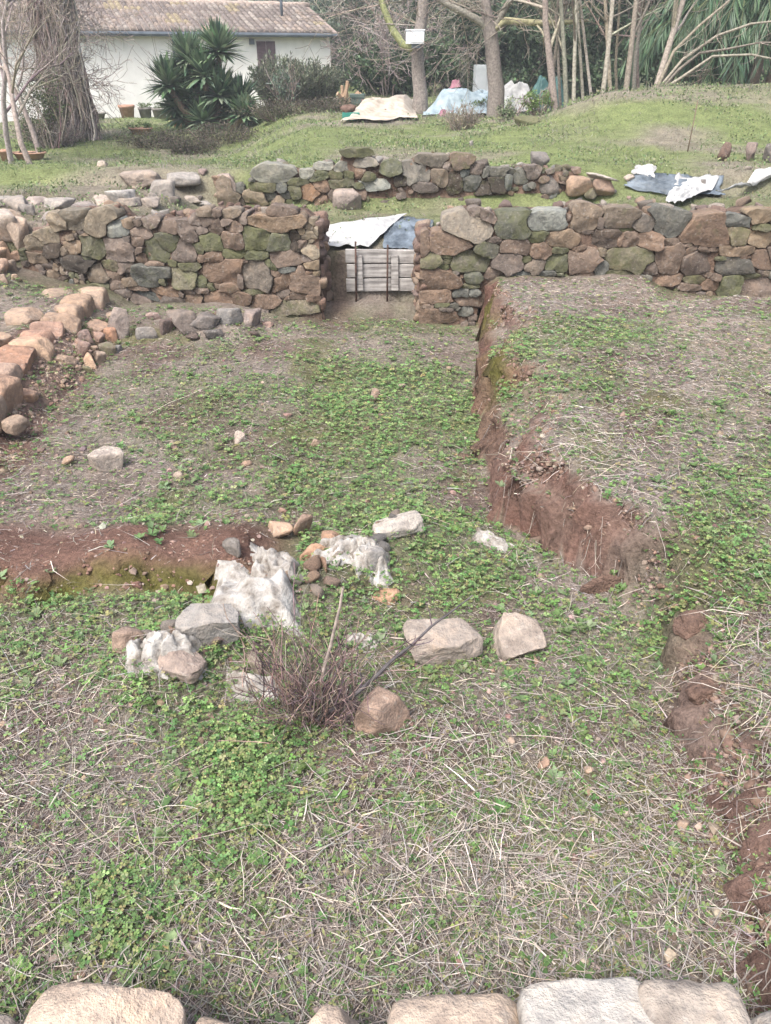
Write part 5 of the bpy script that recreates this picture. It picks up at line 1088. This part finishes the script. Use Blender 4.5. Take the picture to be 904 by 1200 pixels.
def heapd(x, y):
    a, b = P(175, 785, .03)[:2], P(480, 630, .03)[:2]; v = b-a; q = np.clip(((x-a[0])*v[0]+(y-a[1])*v[1])/(v@v), 0, 1); return np.hypot(x-a[0]-q*v[0], y-a[1]-q*v[1])
# matted fine straw
x, y = samp(175000, .78, 7.25, 2.0); g = green(x, y); sx, sy = slope_at(x, y); stp = np.hypot(sx, sy)
k = (rng.random(len(x)) < np.clip(.75-.55*g, .15, 1)*np.where(stp > .9, .4, 1)*(1-.55*sm(2.3, 3.2, y)*(x < .9))) & ~onwall(x, y)
bk_ = (y > 2.85) & (y < 3.45) & (x < -.45); k &= ~(bk_ & (rng.random(len(x)) < .85))
x, y, sx, sy = x[k], y[k], sx[k], sy[k]; n = len(x); a = rng.uniform(0, 6.28, n) + .9*vn(x*2, y*2, 0, 7); ca, sa = np.cos(a), np.sin(a)
d = np.stack([ca, sa, sx*ca+sy*sa + np.abs(rng.normal(size=n))*.12], 1); z = H(x, y)
mb = MB(); L = rng.uniform(.015, .06, n)*np.clip(.7+.10*y, .8, 1.3); b_ = np.stack([rng.normal(size=n)*.2, rng.normal(size=n)*.2, -np.abs(rng.normal(size=n))*.08], 1)
blades(mb, np.stack([x, y, z+rng.uniform(0, .012, n)], 1), d, b_, L, rng.uniform(.0012, .0026, n)*np.clip(.6+.18*y, .8, 1.8), jit(STRAW, n, .22, .03))
o = mb.build('straw_litter', M_STRAW); tag(o, 'matted fine dry straw over the floor of the room', 'straw', kind='stuff')
# long broken stalks
mb = MB()
x, y = samp(3600, .8, 5.5, 3.6); g = green(x, y)
for (u, v, r0, m) in [(560,1020,.30,700),(120,1000,.35,500),(640,1110,.25,400),(560,900,.2,160),(830,950,.25,260),(860,800,.25,220),(700,560,.3,200),(60,820,.3,200),(330,1130,.3,300)]:
    q = PG(u, v); x = np.concatenate([x, q[0]+rng.normal(size=m)*r0]); y = np.concatenate([y, q[1]+rng.normal(size=m)*r0*.8]); g = np.concatenate([g, np.full(m, -.5)])
k = (rng.random(len(x)) < np.clip(.8-.6*g, .1, 1)) & (y > .8) & ~((y > 2.8) & (y < 3.5) & (x < -.4)); x, y = x[k], y[k]; sx, sy = slope_at(x, y); n = len(x)
a = rng.uniform(0, 6.28, n); ca, sa = np.cos(a), np.sin(a); L = rng.gamma(2.5, .03, n)+.03; rise = np.abs(rng.normal(size=n))*.16
p0 = np.stack([x, y, H(x, y)+rng.uniform(.002, .02, n)], 1); d = np.stack([ca, sa, np.clip(sx*ca+sy*sa, -.6, .6)+rise], 1); kn = rng.normal(size=(n,3))*.18; kn[:,2] = -np.abs(kn[:,2])*.5
p1 = p0 + d*(L*.4)[:,None]; p2 = p1 + (d+kn)*(L*.35)[:,None]; kn2 = rng.normal(size=(n,3))*.35; kn2[:,2] = -np.abs(kn2[:,2])*.4; p3 = p2 + (d+kn+kn2)*(L*.25)[:,None]
for q in (p1, p2, p3): q[:,2] = np.clip(q[:,2], H(q[:,0], q[:,1])+.002, H(q[:,0], q[:,1])+.06)
r0 = rng.uniform(.0007, .0018, n)[:,None]; tubes(mb, np.stack([p0, p1, p2, p3], 1), r0*np.array([[1,.95,.85,.6]]), 4, jit(STRAW*1.1, n, .25, .03))
o = mb.build('dry_stalks', M_STRAW); tag(o, 'broken dry stalks strewn over the floor and banks', 'dry stalks', kind='stuff')
x, y = samp(9000, .8, 4.5, 3.2); g = green(x, y); k = rng.random(len(x)) < np.clip(.8-.6*g, .1, 1); x, y = x[k], y[k]; n = len(x); a = rng.uniform(0, 6.28, n); mb = MB()
b_ = rng.normal(size=(n,3))*.4; b_[:,2] = -np.abs(b_[:,2])*.2; blades(mb, np.stack([x, y, H(x, y)+rng.uniform(.002, .02, n)], 1), np.stack([np.cos(a), np.sin(a), np.abs(rng.normal(size=n))*.2], 1), b_, rng.gamma(2.5, .022, n)+.02, rng.uniform(.002, .0055, n), jit(STRAW, n, .25, .04))
o = mb.build('dead_grass', M_STRAW); tag(o, 'flat dead grass leaves among the broken stalks', 'dead grass', kind='stuff')
# clover and chickweed
x, y = samp(330000, .78, 7.2, 2.0); g = green(x, y); sx, sy = slope_at(x, y); stp = np.hypot(sx, sy)
g2 = g + .75*fbm(x*6, y*6, 0, 3, 205); k = (rng.random(len(x)) < .08+.47*sm(-.2, 1.35, g2)) & (stp < np.where(y < 3.2, 2.2, 1.1)) & ~onwall(x, y) & ~((y > 2.85) & (y < 3.4) & (x < -.45)); x, y, g = x[k], y[k], g[k]; k = (rng.random(len(x)) < .3) | (heapd(x, y) > .13); x, y, g = x[k], y[k], g[k]; n = len(x)
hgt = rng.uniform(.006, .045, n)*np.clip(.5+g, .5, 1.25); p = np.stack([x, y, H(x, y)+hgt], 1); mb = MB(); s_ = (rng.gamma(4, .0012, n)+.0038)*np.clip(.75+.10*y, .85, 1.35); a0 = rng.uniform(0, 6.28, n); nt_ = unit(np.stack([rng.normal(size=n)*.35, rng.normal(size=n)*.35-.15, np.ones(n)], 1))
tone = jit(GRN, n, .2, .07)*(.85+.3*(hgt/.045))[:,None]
for q in range(3):
    a = a0+q*2.094; d = np.stack([np.cos(a), np.sin(a), rng.normal(size=n)*.15], 1); leaves(mb, p, d, nt_, s_*1.25, s_*1.15, tone, .12, .6)
o = mb.build('clover', M_LEAF); tag(o, 'low clover and chickweed growing in patches on the floor', 'clover', kind='stuff')
x, y = samp(70000, .8, 7.1, 2.0); g = green(x+5, y+3); k = (rng.random(len(x)) < .03+.5*sm(.0, 1.0, g + .6*fbm(x*5, y*5, 4, 2, 305))) & ~onwall(x, y) & (heapd(x, y) > .12) & ~((y > 2.85) & (y < 3.4) & (x < -.45)); x, y = x[k], y[k]; n = len(x); mb = MB()
a = rng.uniform(0, 6.28, n); leaves(mb, np.stack([x, y, H(x, y)+rng.uniform(.004, .05, n)], 1), np.stack([np.cos(a), np.sin(a), rng.uniform(-.2, .9, n)], 1), rng.normal(size=(n,3))*.4+[0,0,1], rng.uniform(.008, .026, n), rng.uniform(.003, .008, n), jit(np.array([(.16,.21,.09),(.20,.22,.10),(.12,.18,.09),(.24,.21,.09)]), n, .2), .15, .5)
o = mb.build('narrow_weeds', M_LEAF); tag(o, 'narrow leaved pale weeds mixed among the clover', 'weeds', kind='stuff')
# fine grass on the floor and terrace
x, y = samp(120000, .78, 7.25, 1.7); g = green(x, y); sx, sy = slope_at(x, y); k = (rng.random(len(x)) < np.clip(.12+.6*g, .02, 1)) & (np.hypot(sx, sy) < 1.6) & ~onwall(x, y) & ~((y > 2.85) & (y < 3.4) & (x < -.45)); x, y = x[k], y[k]; n = len(x)
mb = MB(); b_ = rng.normal(size=(n,3))*.35; b_[:,2] = -.15; blades(mb, np.stack([x, y, H(x, y)-.003], 1), np.stack([rng.normal(size=n)*.5, rng.normal(size=n)*.5, np.ones(n)], 1), b_, rng.uniform(.02, .07, n), rng.uniform(.0018, .0035, n)*np.clip(.6+.15*y, .8, 1.6), jit(np.concatenate([GRN, GRNF]), n, .2))
o = mb.build('floor_grass', M_LEAF); tag(o, 'thin green grass blades on the floor and terrace', 'grass', kind='stuff')
# broad leaved weeds in rosettes
mb = MB(); x, y = samp(1700, .85, 7.0, 1.8); g = green(x, y); k = (g > -.1) & ~((y > 2.85) & (y < 3.4) & (x < -.45)); x, y = x[k], y[k]
for (u, v, m, r0) in [(180,625,14,.12),(225,775,8,.1),(110,770,6,.08),(330,800,4,.08),(700,640,10,.2),(760,650,12,.25),(640,720,8,.1),(860,1000,8,.15),(650,1120,6,.1),(560,1100,6,.1),(50,690,10,.15),(830,850,5,.1)]:
    q = PG(u, v); x = np.concatenate([x, q[0]+rng.normal(size=m)*r0]); y = np.concatenate([y, q[1]+rng.normal(size=m)*r0*.7])
m = 8; n = len(x); X, Y = np.repeat(x, m), np.repeat(y, m); a = np.tile(np.arange(m)/m*6.28, n)+rng.normal(size=n*m)*.3; L = np.repeat(rng.uniform(.018, .045, n), m)*rng.uniform(.6, 1.2, n*m); rise = rng.uniform(.15, .9, n*m)
d = np.stack([np.cos(a), np.sin(a), rise], 1); leaves(mb, np.stack([X, Y, H(X, Y)+.004], 1), d, np.stack([-np.cos(a)*.4, -np.sin(a)*.4, np.ones(n*m)], 1), L, L*.5, np.repeat(jit(np.array([(.13,.20,.075),(.16,.215,.11),(.10,.165,.055)]), n, .15), m, 0), .15, .62)
o = mb.build('weed_rosettes', M_LEAF); tag(o, 'broad leaved weed rosettes scattered among the clover', 'weeds', kind='stuff')
# crumbs of soil and grit
x, y = samp(16000, .8, 7.2, 2.0); sx, sy = slope_at(x, y); k = (rng.random(len(x)) < np.where(np.hypot(sx, sy) > .5, 1, .28)) & ~onwall(x, y)
x, y = x[k], y[k]; q = PG(45, 460); m = 500; x = np.concatenate([x, q[0]+rng.normal(size=m)*.35]); y = np.concatenate([y, q[1]+rng.normal(size=m)*.6]); n = len(x)
V, F = ICO[0]; s_ = rng.gamma(2.0, .0025, n)+.002; V_ = V[None]*(1+.25*rng.normal(size=(n,len(V),1)))*s_[:,None,None]*np.array([1,1,.7]) + np.stack([x, y, H(x, y)+s_*.2], 1)[:,None,:]
mb = MB(); mb.add(V_.reshape(-1,3), None, (F[None]+(np.arange(n)*len(V))[:,None,None]).reshape(-1,3), np.repeat(jit(np.array([(.19,.135,.105),(.25,.20,.165),(.15,.105,.085),(.20,.15,.12)]), n, .2), len(V), 0))
o = mb.build('soil_crumbs', make_attr('soil_crumb', 1, 0, .3, 60), None, False); tag(o, 'crumbs of red soil and grit on banks and floor', 'soil', kind='stuff')
# clods standing out of the cut banks
def clods(name, label, x, y, size, cols, sub=0):
    n = len(x); V, F = ICO[sub]; nn_ = 1+.28*rng.normal(size=(n,len(V),1)) if sub == 0 else (1+.45*fbm(V[None,:,0]*1.6+np.arange(n)[:,None]*7.3, V[None,:,1]*1.6, V[None,:,2]*1.6, 3, 5))[:,:,None]
    V_ = V[None]*nn_*size[:,None,None]*np.array([1,1,.75]) + np.stack([x, y, H(x, y)-size*.35], 1)[:,None,:]
    mb = MB(); mb.add(V_.reshape(-1,3), None, (F[None]+(np.arange(n)*len(V))[:,None,None]).reshape(-1,3), np.repeat(jit(cols, n, .12, .03), len(V), 0)); o = mb.build(name, M_CLOD); tag(o, label, 'soil', kind='stuff')
M_CLOD = make_attr('soil_clod', 1, 0, .45, 45)
CL = np.array([(.15,.10,.078), (.17,.115,.09), (.13,.085,.067), (.185,.14,.115)])
n = 3200; y = .9 + 6.0*rng.random(n); xb1 = np.interp(y, tb[:,1], tb[:,0]); xt1 = np.interp(y, tt[:,1], tt[:,0]); x = xb1 + (np.maximum(xt1-xb1, .1))*rng.uniform(0, 1.0, n)**.8; k = rng.random(n) > .75*np.exp(-((y-2.66)/.3)**2)
clods('bank_clods', 'crumbling soil clods in the cut edge of the terrace', x[k], y[k], (rng.gamma(1.6, .0038, n)+.003)[k], CL)
n = 420; x = -.5 - 1.7*rng.random(n); y = 2.84 + vn(x*3, 0, 0, 61)*.09 + np.abs(rng.normal(size=n))*.12; clods('baulk_clods', 'soil crumbs on the low red baulk', x, y, rng.gamma(1.6, .003, n)+.0025, CL*np.array([1.1,1.0,.97]))
n = 1600; y = 4.0 + 2.3*rng.random(n); x = -2.3 - .5*rng.random(n); clods('left_bank_rubble', 'tan rubble and soil clods on the left bank', x, y, rng.gamma(1.5, .0055, n)+.004, np.array([(.24,.175,.13),(.30,.23,.175),(.18,.12,.09),(.21,.15,.11)]))
# field behind the walls
x, y = samp(130000, 7.62, 30, 1.25, 1.2); f = fbm(x*.7, y*.9, 0, 4, 131) + .4*fbm(x*3, y*3, 0, 2, 133); k = (rng.random(len(x)) < np.clip(.75-.5*f, .25, 1)) & ~((y > 8.95) & (y < 9.45) & (np.abs(x) < 2))
x, y, f = x[k], y[k], f[k]; n = len(x); mb = MB(); b_ = rng.normal(size=(n,3))*.4; b_[:,2] = -.2
dry = rng.random(n) < np.clip(.30+.95*f, .08, .9); tl = np.clip(.8+1.3*fbm(x*2.2, y*2.2, 3, 3, 141), .35, 2.0); cc = np.where(dry[:,None], jit(STRAW*.85, n, .2, .03), jit(GRNF*.9, n, .2)); sc_ = np.clip(.55+.05*y, .8, 1.5)
blades(mb, np.stack([x, y, H(x, y)-.01], 1), np.stack([rng.normal(size=n)*.55, rng.normal(size=n)*.55, np.ones(n)], 1), b_, rng.uniform(.03, .10, n)*sc_*tl, rng.uniform(.004, .008, n)*sc_, cc)
o = mb.build('field_grass', M_LEAF); tag(o, 'short green and dry grass of the field behind the walls', 'grass', kind='stuff')
# low weeds in the field
x, y = samp(60000, 7.7, 24, 1.4, 1.0); f = fbm(x*1.3, y*1.3, 0, 4, 231); k = (f > .12) & (rng.random(len(x)) < .6); x, y = x[k], y[k]; n = len(x); mb = MB()
d = unit(rng.normal(size=(n,3))+[0,0,.4]); leaves(mb, np.stack([x, y, H(x, y)+rng.uniform(.01, .07, n)], 1), d, rng.normal(size=(n,3))+[0,0,1.5], rng.uniform(.02,.04,n)*np.clip(.6+.05*y, .9, 1.6), .022*np.clip(.6+.05*y, .9, 1.6), jit(GRNF*1.05, n, .22))
o = mb.build('field_weeds', M_LEAF); tag(o, 'low leafy weeds dotted over the field behind the walls', 'weeds', kind='stuff')

# ------------------------------------------------------------------ damp winter air
mb = MB(); box(mb, (-242,-42,-2), (242,302,34)); hz_o = mb.build('haze', M_CORE, None, False); hz_o.data.materials.clear()
hm = bpy.data.materials.new('haze_air'); hm.use_nodes = True; ht = hm.node_tree; ht.nodes.clear(); ho = ht.nodes.new('ShaderNodeOutputMaterial'); hv_ = ht.nodes.new('ShaderNodeVolumePrincipled')
hv_.inputs['Color'].default_value = (.86,.90,.95,1); hv_.inputs['Density'].default_value = .0026; hv_.inputs['Anisotropy'].default_value = .2
ht.links.new(hv_.outputs[0], ho.inputs['Volume']); hz_o.data.materials.append(hm); hz_o['kind'] = 'stuff'; hz_o['label'] = 'thin pale haze in the air over the whole place'
